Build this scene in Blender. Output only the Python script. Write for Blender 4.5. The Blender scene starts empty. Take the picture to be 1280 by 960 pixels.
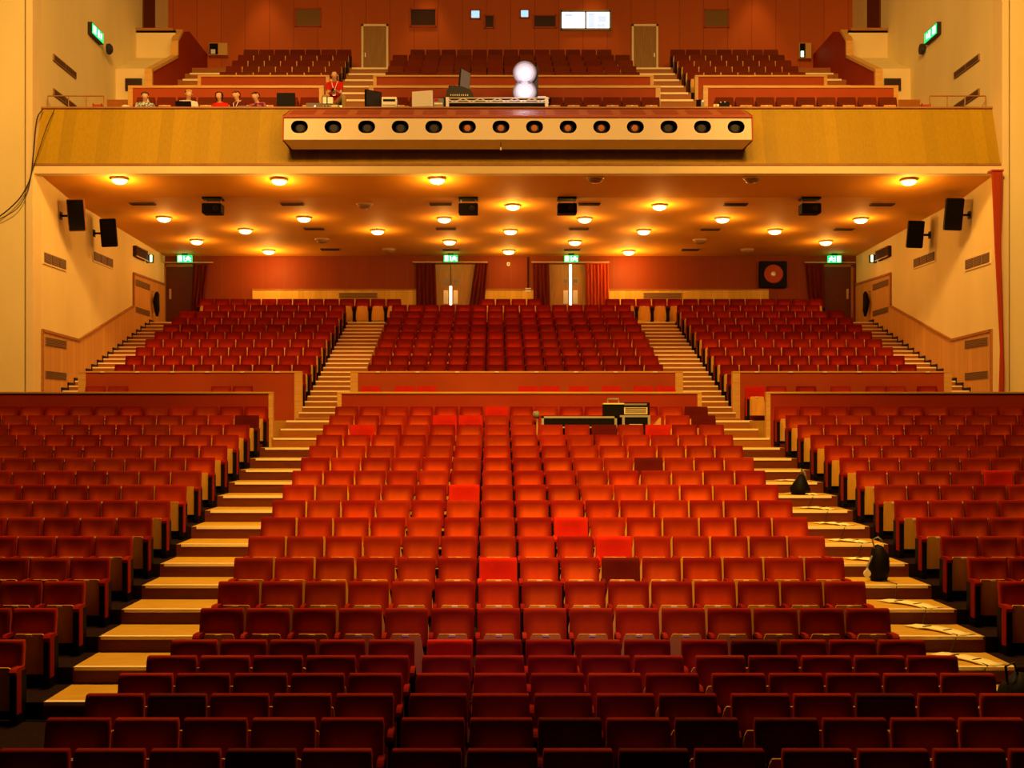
import bpy, bmesh, math, random
from mathutils import Vector, Matrix
random.seed(7)
S = bpy.context.scene
C = S.collection
PI = math.pi

# ------------------------------------------------------------------ camera, world, lights, exposure
cd = bpy.data.cameras.new('camera'); cam = bpy.data.objects.new('camera', cd); C.objects.link(cam)
cam.location = (-0.59, 0, 3.2); cam.rotation_euler = (PI/2, 0, 0)
cd.sensor_width = 36; cd.lens = 1500/1280*36
cd.shift_x = (640-617)/1280; cd.shift_y = (528-480)/1280
cd.clip_end = 200
S.camera = cam
S.view_settings.view_transform = 'Standard'; S.view_settings.look = 'None'
S.view_settings.gamma = 1; S.view_settings.use_curve_mapping = False
S.view_settings.exposure = 0.0
S.cycles.use_denoising = True
S.cycles.max_bounces = 5; S.cycles.diffuse_bounces = 3; S.cycles.glossy_bounces = 2
S.cycles.caustics_reflective = False; S.cycles.caustics_refractive = False
S.cycles.sample_clamp_indirect = 4.0
W = bpy.data.worlds.new('hall_air'); S.world = W; W.use_nodes = True
W.node_tree.nodes['Background'].inputs[0].default_value = (1, .45, .15, 1)
W.node_tree.nodes['Background'].inputs[1].default_value = 0.01
WARM = (1.0, 0.50, 0.11)

def light(name, kind, loc, power, color=WARM, target=None, **kw):
    d = bpy.data.lights.new(name, kind); d.energy = power; d.color = color
    for k, v in kw.items(): setattr(d, k, v)
    o = bpy.data.objects.new(name, d); C.objects.link(o); o.location = loc
    if target is not None:
        o.rotation_euler = (Vector(target)-Vector(loc)).to_track_quat('-Z', 'Y').to_euler()
    return o

# house lights in the hall ceiling above the middle rows
light('house_light', 'AREA', (0, 17.0, 16.5), 2700, target=(0, 23.5, 4), shape='RECTANGLE', size=15, size_y=2.5)
# stage lantern aimed from above the stage at the middle of the stalls
light('stage_front_light', 'SPOT', (0.2, 3.0, 12.5), 16000, color=(1, .48, .05), target=(0.3, 20.6, 2.6), spot_size=math.radians(42), spot_blend=1.0, shadow_soft_size=.5)
for sx in (-1, 1):
    light('wall_wash', 'SPOT', (sx*6, 18, 17.0), 7000, target=(sx*12.2, 34, 10.5), spot_size=math.radians(70), spot_blend=1.0, shadow_soft_size=.6)
    light('aisle_wash', 'SPOT', (sx*4.7, 15.5, 16.5), 5200, target=(sx*4.7, 15.5, 0), spot_size=math.radians(58), spot_blend=.9, shadow_soft_size=.5)
    light('fascia_wash', 'SPOT', (sx*7.5, 19, 17.0), 1300, target=(sx*8.0, 30.4, 10.3), spot_size=math.radians(50), spot_blend=1.0, shadow_soft_size=.6)
# violet stage colour on the front centre seats
light('stage_spot', 'SPOT', (-.5, 2.0, 7.0), 1000, color=(.85, .25, .9), target=(0, 14, .6), spot_size=math.radians(22), spot_blend=1.0, shadow_soft_size=.3)
# lamps above the balcony
for bx in (-8.6, -2.9, 2.9, 8.6):
    light('balcony_downlight', 'SPOT', (bx, 41.45, 19.6), 230, target=(bx, 42.15, 12), spot_size=math.radians(50), spot_blend=.7, shadow_soft_size=.15)
light('balcony_light', 'AREA', (0, 33.5, 17.9), 330, target=(0, 38, 12), shape='RECTANGLE', size=20, size_y=2)

# ------------------------------------------------------------------ materials
MATS = {}
def nt(name):
    m = bpy.data.materials.new(name); m.use_nodes = True
    t = m.node_tree; return m, t, t.nodes['Principled BSDF']
def N(t, typ, **kw):
    n = t.nodes.new(typ)
    for k, v in kw.items(): setattr(n, k, v)
    return n
def simple(name, col, rough=.6, spec=.3, metal=0, emit=None, es=0, sheen=0):
    m, t, b = nt(name)
    b.inputs['Base Color'].default_value = (*col, 1); b.inputs['Roughness'].default_value = rough
    b.inputs['Specular IOR Level'].default_value = spec; b.inputs['Metallic'].default_value = metal
    if emit: b.inputs['Emission Color'].default_value = (*emit, 1); b.inputs['Emission Strength'].default_value = es
    if sheen: b.inputs['Sheen Weight'].default_value = sheen; b.inputs['Sheen Tint'].default_value = (*[min(1, c*2) for c in col], 1)
    MATS[name] = m; return m
def noisy(name, c1, c2, scale=(1, 1, 1), nscale=4, rough=.6, spec=.3, detail=4, bump=0, lo=.3, hi=.7):
    """two tones mixed by noise in world metres, stretched by scale"""
    m, t, b = nt(name)
    g = N(t, 'ShaderNodeNewGeometry'); mp = N(t, 'ShaderNodeMapping'); mp.inputs['Scale'].default_value = scale
    n = N(t, 'ShaderNodeTexNoise'); n.inputs['Scale'].default_value = nscale; n.inputs['Detail'].default_value = detail
    r = N(t, 'ShaderNodeValToRGB'); r.color_ramp.elements[0].position = lo; r.color_ramp.elements[1].position = hi
    r.color_ramp.elements[0].color = (*c1, 1); r.color_ramp.elements[1].color = (*c2, 1)
    L = t.links.new
    L(g.outputs['Position'], mp.inputs[0]); L(mp.outputs[0], n.inputs['Vector']); L(n.outputs[0], r.inputs[0]); L(r.outputs[0], b.inputs['Base Color'])
    b.inputs['Roughness'].default_value = rough; b.inputs['Specular IOR Level'].default_value = spec
    if bump:
        bp = N(t, 'ShaderNodeBump'); bp.inputs['Strength'].default_value = bump; bp.inputs['Distance'].default_value = .01
        L(n.outputs[0], bp.inputs['Height']); L(bp.outputs[0], b.inputs['Normal'])
    MATS[name] = m; return m
def panelled(name, c1, c2, seam, axis=0, width=.8, seamw=.012, grain=22, rough=.5, spec=.35, vary=.5, zscale=.6):
    """wood or painted panels: each panel its own tone, grain upright, thin seams"""
    m, t, b = nt(name); L = t.links.new
    g = N(t, 'ShaderNodeNewGeometry'); sp = N(t, 'ShaderNodeSeparateXYZ'); L(g.outputs['Position'], sp.inputs[0])
    d = N(t, 'ShaderNodeMath', operation='DIVIDE'); L(sp.outputs[axis], d.inputs[0]); d.inputs[1].default_value = width
    fl = N(t, 'ShaderNodeMath', operation='FLOOR'); L(d.outputs[0], fl.inputs[0])
    fr = N(t, 'ShaderNodeMath', operation='FRACT'); L(d.outputs[0], fr.inputs[0])
    wn = N(t, 'ShaderNodeTexWhiteNoise', noise_dimensions='1D'); L(fl.outputs[0], wn.inputs['W'])
    mp = N(t, 'ShaderNodeMapping'); mp.inputs['Scale'].default_value = (1, 1, zscale/ grain if axis != 2 else 1); L(g.outputs['Position'], mp.inputs[0])
    n = N(t, 'ShaderNodeTexNoise'); n.inputs['Scale'].default_value = grain; n.inputs['Detail'].default_value = 3; L(mp.outputs[0], n.inputs['Vector'])
    mx = N(t, 'ShaderNodeMath', operation='MULTIPLY_ADD'); L(wn.outputs['Value'], mx.inputs[0]); mx.inputs[1].default_value = vary
    s2 = N(t, 'ShaderNodeMath', operation='MULTIPLY'); L(n.outputs[0], s2.inputs[0]); s2.inputs[1].default_value = 1-vary; L(s2.outputs[0], mx.inputs[2])
    r = N(t, 'ShaderNodeValToRGB'); r.color_ramp.elements[0].position = .15; r.color_ramp.elements[1].position = .8
    r.color_ramp.elements[0].color = (*c1, 1); r.color_ramp.elements[1].color = (*c2, 1); L(mx.outputs[0], r.inputs[0])
    lt = N(t, 'ShaderNodeMath', operation='LESS_THAN'); L(fr.outputs[0], lt.inputs[0]); lt.inputs[1].default_value = seamw/width
    mix = N(t, 'ShaderNodeMix', data_type='RGBA'); L(lt.outputs[0], mix.inputs[0]); L(r.outputs[0], mix.inputs[6]); mix.inputs[7].default_value = (*seam, 1)
    L(mix.outputs[2], b.inputs['Base Color']); b.inputs['Roughness'].default_value = rough; b.inputs['Specular IOR Level'].default_value = spec
    MATS[name] = m; return m
def velvet(name, attr):
    """red upholstery; the nap is rubbed to a paler orange in the middle of old backrests (mesh attribute 'wear'), not on the re-covered ones"""
    m, t, b = nt(name); L = t.links.new
    s = N(t, 'ShaderNodeAttribute', attribute_name='tone', attribute_type='GEOMETRY') if attr else N(t, 'ShaderNodeObjectInfo')
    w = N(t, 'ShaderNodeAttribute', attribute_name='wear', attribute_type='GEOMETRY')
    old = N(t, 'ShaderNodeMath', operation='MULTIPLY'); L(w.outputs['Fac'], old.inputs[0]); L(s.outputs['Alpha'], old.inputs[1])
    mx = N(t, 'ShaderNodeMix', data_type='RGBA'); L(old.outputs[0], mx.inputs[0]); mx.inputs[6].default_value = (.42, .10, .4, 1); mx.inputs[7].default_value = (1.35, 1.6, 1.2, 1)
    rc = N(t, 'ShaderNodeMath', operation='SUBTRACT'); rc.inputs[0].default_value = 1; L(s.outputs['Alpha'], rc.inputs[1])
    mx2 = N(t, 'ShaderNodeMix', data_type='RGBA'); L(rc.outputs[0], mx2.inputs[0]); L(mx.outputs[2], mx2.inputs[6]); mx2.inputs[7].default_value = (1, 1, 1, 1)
    g = N(t, 'ShaderNodeNewGeometry')
    n = N(t, 'ShaderNodeTexNoise'); n.inputs['Scale'].default_value = 9; n.inputs['Detail'].default_value = 4; L(g.outputs['Position'], n.inputs['Vector'])
    mr = N(t, 'ShaderNodeMapRange'); mr.inputs['To Min'].default_value = .85; mr.inputs['To Max'].default_value = 1.12; L(n.outputs[0], mr.inputs[0])
    m1 = N(t, 'ShaderNodeVectorMath', operation='MULTIPLY'); L(s.outputs['Color'], m1.inputs[0]); L(mx2.outputs[2], m1.inputs[1])
    mu = N(t, 'ShaderNodeVectorMath', operation='SCALE'); L(m1.outputs[0], mu.inputs[0]); L(mr.outputs[0], mu.inputs['Scale'])
    L(mu.outputs[0], b.inputs['Base Color']); b.inputs['Roughness'].default_value = .9; b.inputs['Specular IOR Level'].default_value = .1
    b.inputs['Sheen Weight'].default_value = .1; b.inputs['Sheen Roughness'].default_value = .35; b.inputs['Sheen Tint'].default_value = (1, .1, .03, 1)
    MATS[name] = m; return m

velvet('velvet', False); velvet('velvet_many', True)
simple('ply', (.62, .38, .12), .45, .4)
noisy('seat_ply', (.80, .40, .07), (.92, .52, .10), (6, 6, .8), 3, .45, .4)
simple('black', (.004, .003, .003), .6, .12)
simple('black_gloss', (.01, .01, .012), .2, .5)
simple('dark_grey', (.028, .024, .026), .5, .25)
simple('mid_grey', (.25, .24, .23), .5, .4)
simple('white_plastic', (.92, .92, .95), .4, .5)
simple('silver', (.62, .62, .64), .3, .5, .6)
simple('steel', (.5, .5, .5), .35, .5, .9)
simple('plate', (.85, .85, .88), .3, .6)
noisy('tread', (.50, .30, .025), (.66, .42, .04), (.6, 4, 1), 5, .5, .35)
noisy('riser', (.11, .018, .006), (.15, .028, .009), (.8, 1, 9), 4, .5, .3)
noisy('riser_pale', (.32, .11, .012), (.40, .14, .018), (.8, 1, 9), 4, .5, .3)
simple('nosing', (.97, .88, .62), .4, .5)
noisy('carpet', (.012, .006, .006), (.022, .010, .010), (1, 1, 1), 20, .95, .05)
noisy('cream', (.78, .67, .33), (.88, .77, .41), (1, 1, .35), .8, .8, .15, detail=6)
noisy('cream_pale', (.78, .64, .34), (.84, .70, .40), (1, 1, .5), 1, .7, .2)
noisy('ceiling_paint', (.78, .38, .04), (.84, .42, .05), (1, 1, 1), .7, .7, .2)
noisy('hall_ceiling', (.25, .16, .10), (.32, .2, .12), (1, 1, 1), .7, .8, .1)
panelled('fascia_wood', (.32, .205, .004), (.48, .305, .007), (.26, .16, .006), 0, .31, .003, 26, vary=.34)
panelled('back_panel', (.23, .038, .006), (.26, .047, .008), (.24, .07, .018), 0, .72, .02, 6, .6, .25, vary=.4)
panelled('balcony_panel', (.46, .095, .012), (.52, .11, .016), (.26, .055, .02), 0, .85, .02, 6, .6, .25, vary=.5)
panelled('pale_strip', (.60, .38, .05), (.78, .52, .09), (.45, .27, .05), 0, .2, .006, 20, vary=.5)
panelled('wainscot', (.55, .29, .08), (.68, .38, .11), (.30, .12, .03), 1, .31, .008, 20, vary=.35)
noisy('parapet_red', (.30, .024, .005), (.35, .03, .007), (1, 1, 1), 1.2, .6, .2)
noisy('parapet_orange', (.38, .055, .007), (.43, .068, .010), (1, 1, 1), 1.2, .6, .2)
noisy('cap_wood', (.60, .33, .08), (.74, .44, .12), (.5, 6, 6), 4, .4, .4)
noisy('cap_dark', (.32, .13, .035), (.42, .19, .055), (.5, .5, 2), 5, .5, .3)
noisy('door_wood', (.30, .15, .035), (.42, .22, .055), (8, 8, .5), 4, .45, .4)
simple('door_dark', (.10, .022, .012), .5, .3)
simple('curtain_red', (.38, .05, .012), .85, .1, sheen=.3)
simple('curtain_dark', (.11, .012, .007), .9, .1)
simple('grille', (.30, .18, .08), .6, .3)
simple('grille_dark', (.09, .05, .03), .6, .3)
simple('slot_dark', (.05, .02, .012), .7, .1)
simple('box_cream', (.84, .74, .58), .6, .25)
simple('box_trim', (.40, .06, .022), .5, .3)
simple('box_top', (.52, .16, .06), .5, .3)
simple('box_top_panel', (.40, .08, .03), .5, .3)
simple('lamp_on', (1, .9, .7), .4, .3, 0, (1, .62, .22), 6)
simple('lamp_off', (.30, .17, .11), .4, .3)
simple('fixture', (.55, .40, .25), .4, .4)
simple('exit_green', (.0, .25, .05), .4, .3, 0, (.0, 1, .22), 1.2)
simple('exit_white', (.8, 1, .8), .4, .3, 0, (.55, 1, .5), 3.5)
simple('door_light', (1, 1, 1), .4, .3, 0, (1, .78, .5), 5)
simple('window_light', (1, 1, 1), .4, .3, 0, (.80, .88, 1), 3.2)
simple('window_blue', (.5, .8, 1), .4, .3, 0, (.25, .55, .8), 1.3)
simple('window_shape', (.6, .75, .9), .4, .3, 0, (.35, .55, .8), 1.2)
simple('window_dark', (.035, .012, .010), .3, .4)
simple('window_dim', (.22, .12, .035), .3, .4)
simple('lens_glow', (1, 1, 1), .3, .5, 0, (.9, .88, 1), 16)
simple('lens_rim', (.6, .6, .7), .3, .5, 0, (.62, .58, .80), .45)
simple('skin', (.78, .46, .30), .55, .3)
simple('lip', (.45, .16, .12), .5, .3)
simple('hair_dark', (.025, .012, .008), .7, .3)
simple('hair_brown', (.10, .045, .02), .7, .3)
simple('hair_blond', (.62, .42, .16), .7, .3)
simple('shirt_red', (.65, .02, .015), .8, .1)
simple('shirt_white', (.82, .80, .78), .8, .1)
simple('shirt_maroon', (.13, .015, .025), .8, .1)
noisy('shirt_plaid', (.08, .16, .22), (.62, .66, .66), (1, 1, 1), 24, .8, .1, 1, lo=.42, hi=.58)
noisy('shirt_purple', (.10, .03, .22), (.62, .12, .05), (1, 1, 1), 14, .8, .1, 1, lo=.45, hi=.55)
simple('khaki', (.42, .28, .10), .8, .1)
simple('tape_yellow', (1, .95, .48), .6, .3)
simple('cable_dark', (.03, .025, .02), .6, .3)
simple('apple_glow', (1, 1, 1), .4, .3, 0, (1, 1, 1), 1.3)
M = MATS

# ------------------------------------------------------------------ mesh helpers
class MB:
    """collects vertices and faces, one mesh per build()"""
    def __init__(s): s.v = []; s.f = []; s.m = []; s.mats = []
    def mi(s, mat):
        if mat not in s.mats: s.mats.append(mat)
        return s.mats.index(mat)
    def add(s, vs, fs, mat):
        b = len(s.v); k = s.mi(mat); s.v += [tuple(p) for p in vs]
        for f in fs: s.f.append(tuple(b+i for i in f)); s.m.append(k)
    def box(s, x0, x1, y0, y1, z0, z1, mat):
        v = [(x, y, z) for z in (z0, z1) for y in (y0, y1) for x in (x0, x1)]
        s.add(v, [(0, 2, 3, 1), (4, 5, 7, 6), (0, 1, 5, 4), (2, 6, 7, 3), (0, 4, 6, 2), (1, 3, 7, 5)], mat)
    def cbox(s, c, size, mat, rot=None):
        h = [q/2 for q in size]; v = []
        for z in (-1, 1):
            for y in (-1, 1):
                for x in (-1, 1):
                    p = Vector((x*h[0], y*h[1], z*h[2]))
                    if rot: p = rot @ p
                    v.append(Vector(c)+p)
        s.add(v, [(0, 2, 3, 1), (4, 5, 7, 6), (0, 1, 5, 4), (2, 6, 7, 3), (0, 4, 6, 2), (1, 3, 7, 5)], mat)
    def prism_x(s, pts, x0, x1, mat):      # outline in (y,z) pulled along x
        n = len(pts); v = [(x0, y, z) for y, z in pts]+[(x1, y, z) for y, z in pts]
        f = [tuple(range(n)), tuple(range(2*n-1, n-1, -1))]+[(i, (i+1) % n+0, (i+1) % n+n, i+n) for i in range(n)]
        s.add(v, f, mat)
    def prism_y(s, pts, y0, y1, mat):      # outline in (x,z) pulled along y
        n = len(pts); v = [(x, y0, z) for x, z in pts]+[(x, y1, z) for x, z in pts]
        f = [tuple(range(n)), tuple(range(2*n-1, n-1, -1))]+[(i, (i+1) % n, (i+1) % n+n, i+n) for i in range(n)]
        s.add(v, f, mat)
    def tube(s, pts, r, mat, k=8, caps=True):
        pts = [Vector(p) for p in pts]; n = len(pts); rr = r if isinstance(r, (list, tuple)) else [r]*n
        v = []
        for i, p in enumerate(pts):
            d = (pts[min(i+1, n-1)]-pts[max(i-1, 0)]).normalized()
            a = d.orthogonal().normalized() if i == 0 else (prev - d*prev.dot(d)).normalized()
            prev = a; c = d.cross(a)
            for j in range(k):
                t = 2*PI*j/k; v.append(p+(a*math.cos(t)+c*math.sin(t))*rr[i])
        f = [(i*k+j, i*k+(j+1) % k, (i+1)*k+(j+1) % k, (i+1)*k+j) for i in range(n-1) for j in range(k)]
        if caps: f += [tuple(range(k-1, -1, -1)), tuple(range((n-1)*k, n*k))]
        s.add(v, f, mat)
    def lathe(s, prof, mat, c=(0, 0, 0), k=20, axis='z'):   # prof = [(r,h)]
        v = []
        for r, h in prof:
            for j in range(k):
                t = 2*PI*j/k; a, b = r*math.cos(t), r*math.sin(t)
                p = (a, b, h) if axis == 'z' else (a, -h, b) if axis == 'y' else (h, a, b)
                v.append((c[0]+p[0], c[1]+p[1], c[2]+p[2]))
        n = len(prof)
        f = [(i*k+j, i*k+(j+1) % k, (i+1)*k+(j+1) % k, (i+1)*k+j) for i in range(n-1) for j in range(k)]
        f += [tuple(range(k-1, -1, -1)), tuple(range((n-1)*k, n*k))]
        s.add(v, f, mat)
    def mesh(s, name, smooth=False, bevel=0):
        me = bpy.data.meshes.new(name); me.from_pydata(s.v, [], s.f)
        for m in s.mats: me.materials.append(MATS[m])
        me.polygons.foreach_set('material_index', s.m)
        bm = bmesh.new(); bm.from_mesh(me)
        if bevel:
            bmesh.ops.bevel(bm, geom=[e for e in bm.edges if e.is_manifold and e.calc_face_angle(0) > .6], offset=bevel, segments=2, affect='EDGES', clamp_overlap=True)
        bmesh.ops.recalc_face_normals(bm, faces=bm.faces); bm.to_mesh(me); bm.free()
        if smooth: me.shade_smooth()
        me.update(); return me
    def build(s, name, parent=None, smooth=False, bevel=0, loc=None):
        o = bpy.data.objects.new(name, s.mesh(name, smooth, bevel)); C.objects.link(o)
        if parent:
            o.parent = parent
            o.matrix_parent_inverse = Matrix.Translation(-Vector(parent.location)) if not parent.rotation_euler[2] else Matrix()
        if loc: o.location = loc
        return o
def tag(o, label=None, cat=None, group=None, kind=None):
    if label: o['label'] = label
    if cat: o['category'] = cat
    if group: o['group'] = group
    if kind: o['kind'] = kind
    return o
def empty(name, loc=(0, 0, 0), label=None, cat=None, group=None, kind=None, rz=0):
    o = bpy.data.objects.new(name, None); C.objects.link(o); o.location = loc; o.rotation_euler = (0, 0, rz); o.empty_display_size = .1
    return tag(o, label, cat, group, kind)
def lpart(mb, name, parent, smooth=False, bevel=0, label=None):
    """part whose vertices are in the parent's own frame"""
    o = bpy.data.objects.new(name, mb.mesh(name, smooth, bevel)); C.objects.link(o); o.parent = parent
    if label: o['label'] = label
    return o
def struct(mb, name, **k):
    o = mb.build(name, **k); o['kind'] = 'structure'; return o
def at(px, py, Y):
    """the point at depth Y metres seen at pixel (px, py) of the 1280 x 960 photograph"""
    return Vector((-.59+(px-617)*Y/1500, Y, 3.2+(528-py)*Y/1500))
def copy_tree(o, parent=None):
    c = o.copy(); C.objects.link(c)
    if parent: c.parent = parent
    for ch in list(o.children): copy_tree(ch, c)
    return c

# ------------------------------------------------------------------ levels of the place
def row_nose(r): return .9*(8.3+r)               # front edge of lower row r's platform
def row_z(r): return .39+.1905*(r-7)
def up_y(j): return 39.87-.9503*(9-j)            # upper stalls
def up_z(j): return 6.53-.2932*(9-j)
def bal_y(m): return 40.1-.9*m                   # balcony
def bal_z(m): return 15.05-.455*m
LAND = 3.24
HX = 12.06

# lower floor: near-level front part, then one platform per row
mb = MB()
mb.prism_x([(-1, -.3), (-1, .05), (9.5, .045), (row_nose(6), 0), (row_nose(6), -.3)], -15, 15, 'carpet')
struct(mb, 'floor_front')
mb = MB()
for r in range(6, 20):
    y0, y1, z = row_nose(r), row_nose(r+1)+(0 if r < 19 else .05), row_z(r)
    zb = z-.1905
    for (xa, xb, mt, mr) in ((-15, -5.42, 'carpet', 'carpet'), (-5.42, -3.98, 'tread', 'riser'), (-3.98, 3.98, 'carpet', 'carpet'), (3.98, 5.42, 'tread', 'riser'), (5.42, 15, 'carpet', 'carpet')):
        mb.add([(xa, y0, zb), (xb, y0, zb), (xb, y0, z), (xa, y0, z)], [(0, 1, 2, 3)], mr)
        mb.add([(xa, y0, z), (xb, y0, z), (xb, y1, z), (xa, y1, z)], [(0, 1, 2, 3)], mt)
struct(mb, 'floor_lower_terrace')
# raised cross aisle behind the low parapets, with two stair notches
mb = MB()
for xa, xb in ((-15, -5.3), (-3.93, 3.86), (5.22, 15)):
    mb.box(xa, xb, 25.62, 27.27, 2.5, LAND, 'tread')
mb.box(-15, 15, 27.27, 30.37, 2.5, LAND, 'tread')
struct(mb, 'floor_cross_aisle')

def nosing_strip(mb, xa, xb, y, z, h=.035):
    mb.box(xa, xb, y-.012, y+.065, z-h, z+.006, 'nosing')
for sx, nm in ((-1, 'left'), (1, 'right')):
    root = empty('lower_aisle_steps', (sx*4.7, 20, 0)); root['kind'] = 'structure'
    xa, xb = sorted((sx*5.30, sx*3.93))
    mb = MB()
    for k in (13, 14):
        y0 = row_nose(7+k); mb.box(xa, xb, y0, 27.27, row_z(7+k)-.2, row_z(7+k), 'riser_pale')
    mb.add([(xa, 27.268, 2.9), (xb, 27.268, 2.9), (xb, 27.268, LAND), (xa, 27.268, LAND)], [(0, 1, 2, 3)], 'riser_pale')
    mb.build('step', root)
    for r in range(6, 22):
        mb = MB()
        ya = row_nose(r); e0 = 5.27+.018*max(0, 19-r)*.6
        a, b = sorted((sx*e0, sx*3.95)); nosing_strip(mb, a, b, ya, row_z(r) if r < 22 else LAND); mb.build('nosing', root)
    mb = MB(); nosing_strip(mb, xa, xb, 27.27, LAND, .04); mb.build('nosing', root)

# upper stalls terrace
mb = MB()
for j in range(-1, 10):
    y0, y1, z = up_y(j), up_y(j+1) if j < 9 else 41.9, up_z(j)
    zb = z-.2932 if j > -1 else LAND
    for xa, xb, mt, mr in ((-HX, -10.93, 'tread', 'riser_pale'), (-10.93, -5.45, 'carpet', 'carpet'), (-5.45, -4.0, 'tread', 'riser_pale'), (-4.0, 4.0, 'carpet', 'carpet'), (4.0, 5.45, 'tread', 'riser_pale'), (5.45, 10.93, 'carpet', 'carpet'), (10.93, HX, 'tread', 'riser_pale')):
        mb.add([(xa, y0, zb), (xb, y0, zb), (xb, y0, z), (xa, y0, z)], [(0, 1, 2, 3)], mr)
        mb.add([(xa, y0, z), (xb, y0, z), (xb, y1, z), (xa, y1, z)], [(0, 1, 2, 3)], mt)
struct(mb, 'floor_upper_terrace')
for (xa, xb, full) in ((-5.44, -4.2, 1), (4.2, 5.44, 1), (-HX+.03, -11.08, 0), (11.0, HX-.03, 0)):
    root = empty('upper_aisle_steps', ((xa+xb)/2, 35, 3.3)); root['kind'] = 'structure'
    mb = MB()
    xi, xo = (xa, xb)
    for s in range(1, 23, 2):
        y = 39.87-.47515*s; z = 6.53-.1466*s
        y1 = y+.47515 if s < 21 else 30.37
        mb.box(xi, xo, y, y1, z-.1466, z, 'riser_pale')
        if s == 21: mb.box(xi, xo, 29.4, 30.37, LAND, 3.305, 'riser_pale')
    mb.build('step', root)
    for s in range(0, 23):
        mb = MB(); y = 39.87-.47515*s; z = 6.53-.1466*s
        nosing_strip(mb, xi, xo, y, z, .032); mb.build('nosing', root)

# ------------------------------------------------------------------ walls and ceilings
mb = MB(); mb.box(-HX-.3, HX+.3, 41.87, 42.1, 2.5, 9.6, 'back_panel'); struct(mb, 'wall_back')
mb = MB()
for a, b in ((-9.0, -3.28), (-.97, 1.12), (3.15, 9.0)): mb.box(a, b, 41.82, 41.87, 6.5, 7.81, 'pale_strip')
struct(mb, 'trim_1')
mb = MB()
for a, b in ((-9.0, -3.28), (-.97, 1.12), (3.15, 9.0)): mb.box(a, b, 41.79, 41.87, 7.81, 7.85, 'cap_dark')
struct(mb, 'trim_2')
for sx, nm in ((-1, 'left'), (1, 'right')):
    xo, xi = sx*(HX+.4), sx*HX
    mb = MB(); mb.box(min(xo, xi), max(xo, xi), 30.4, 42.3, 2.5, 20.3, 'cream'); struct(mb, 'wall_'+nm)
    # wall facing the stage beside the balcony, with a stepped edge
    mb = MB()
    a, b = sorted((sx*12.28, sx*16)); mb.box(a, b, 29.9, 30.4, 3.2, 20.3, 'cream')
    a, b = sorted((sx*12.055, sx*12.22)); mb.box(a, b, 29.84, 30.4, 3.2, 20.3, 'cream_pale')
    a, b = sorted((sx*12.22, sx*12.28)); mb.box(a, b, 29.98, 30.4, 3.2, 20.3, 'cream')
    struct(mb, 'wall_front_'+nm)
    mb = MB(); a, b = sorted((sx*15, sx*15.3)); mb.box(a, b, -1, 30, -.3, 20.3, 'hall_ceiling'); struct(mb, 'wall_hall_'+nm)
    # wooden wainscot following the stair
    root = empty('wainscot', (sx*HX, 36, 4)); root['kind'] = 'structure'
    top = [(30.42, 5.5), (33.1, 5.43), (38.15, 6.86), (38.15, 7.9), (41.85, 7.96)]
    mb = MB(); a, b = sorted((sx*(HX-.03), sx*(HX+.01)))
    mb.prism_x(top+[(41.85, 6.4), (39.9, 6.4), (30.42, 3.3)], a, b, 'wainscot'); mb.build('panelling', root)
    mb = MB(); a, b = sorted((sx*(HX-.06), sx*(HX+.01)))
    for (p, q) in zip(top[:-1], top[1:]):
        d = Vector((q[0]-p[0], q[1]-p[1])).normalized(); n = Vector((-d.y, d.x))*.07
        if abs(d.x) < .1: mb.box(a, b, p[0]-.03, p[0]+.03, p[1], q[1]+.05, 'cap_dark')
        else: mb.prism_x([p, q, (q[0]+n.x, q[1]+n.y), (p[0]+n.x, p[1]+n.y)], a, b, 'cap_dark')
    mb.box(a, b, 30.40, 30.46, 3.3, 5.55, 'cap_dark'); mb.build('cap', root)
    for (y0, y1, z0, z1) in ((30.6, 32.1, 5.17, 5.38), (30.6, 32.1, 4.33, 4.52), (38.35, 39.9, 7.58, 7.78), (38.35, 39.9, 6.72, 6.9)):
        mb = MB(); a, b = sorted((sx*(HX-.05), sx*(HX-.02)))
        mb.box(a, b, y0, y1, z0, z1, 'grille')
        a, b = sorted((sx*(HX-.058), sx*(HX-.048)))
        for k in range(5): zz = z0+(k+.5)*(z1-z0)/5; mb.box(a, b, y0+.03, y1-.03, zz-.008, zz+.008, 'grille_dark')
        mb.build('vent_grille', root)
    # dark stepped skirting
    mb = MB(); a, b = sorted((sx*(HX-.05), sx*(HX-.02)))
    for s in range(0, 23):
        y = 39.87-.47515*s; z = 6.53-.1466*s; mb.box(a, b, y-.05, y+.475, z, z+.09, 'slot_dark'); mb.box(a, b, y-.05, y, z-.1466, z+.09, 'slot_dark')
    struct(mb, 'baseboard_'+nm)

# under-balcony ceiling, hall ceiling
mb = MB()
mb.prism_x([(30.0, 9.5), (32.3, 9.25), (42.0, 9.0), (42.0, 9.3), (32.3, 9.55), (30.0, 9.75)], -HX-.1, HX+.1, 'ceiling_paint'); struct(mb, 'ceiling_under_balcony')
mb = MB(); mb.box(-15.3, 15.3, -1, 42.6, 20.3, 20.5, 'hall_ceiling'); struct(mb, 'ceiling_hall')
mb = MB(); mb.box(-HX+.01, HX-.01, 29.88, 30.2, 9.40, 9.585, 'cream_pale'); struct(mb, 'trim_3')
# stage side behind the photographer is left open and dark

# ------------------------------------------------------------------ balcony structure
root = empty('balcony_parapet', (0, 30, 9.6), 'long honey coloured wooden front of the balcony spanning the hall', 'balcony front')
mb = MB(); mb.prism_x([(29.92, 9.64), (30.45, 11.16), (30.62, 11.16), (30.2, 9.60)], -HX+.008, HX-.008, 'fascia_wood'); mb.build('fascia', root)
mb = MB(); mb.box(-HX+.008, HX-.008, 30.40, 30.72, 11.16, 11.20, 'cap_dark'); mb.build('cap', root)
mb = MB(); mb.box(-HX+.008, HX-.008, 29.87, 30.2, 9.60, 9.65, 'cap_dark'); mb.build('bottom_rail', root)

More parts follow.
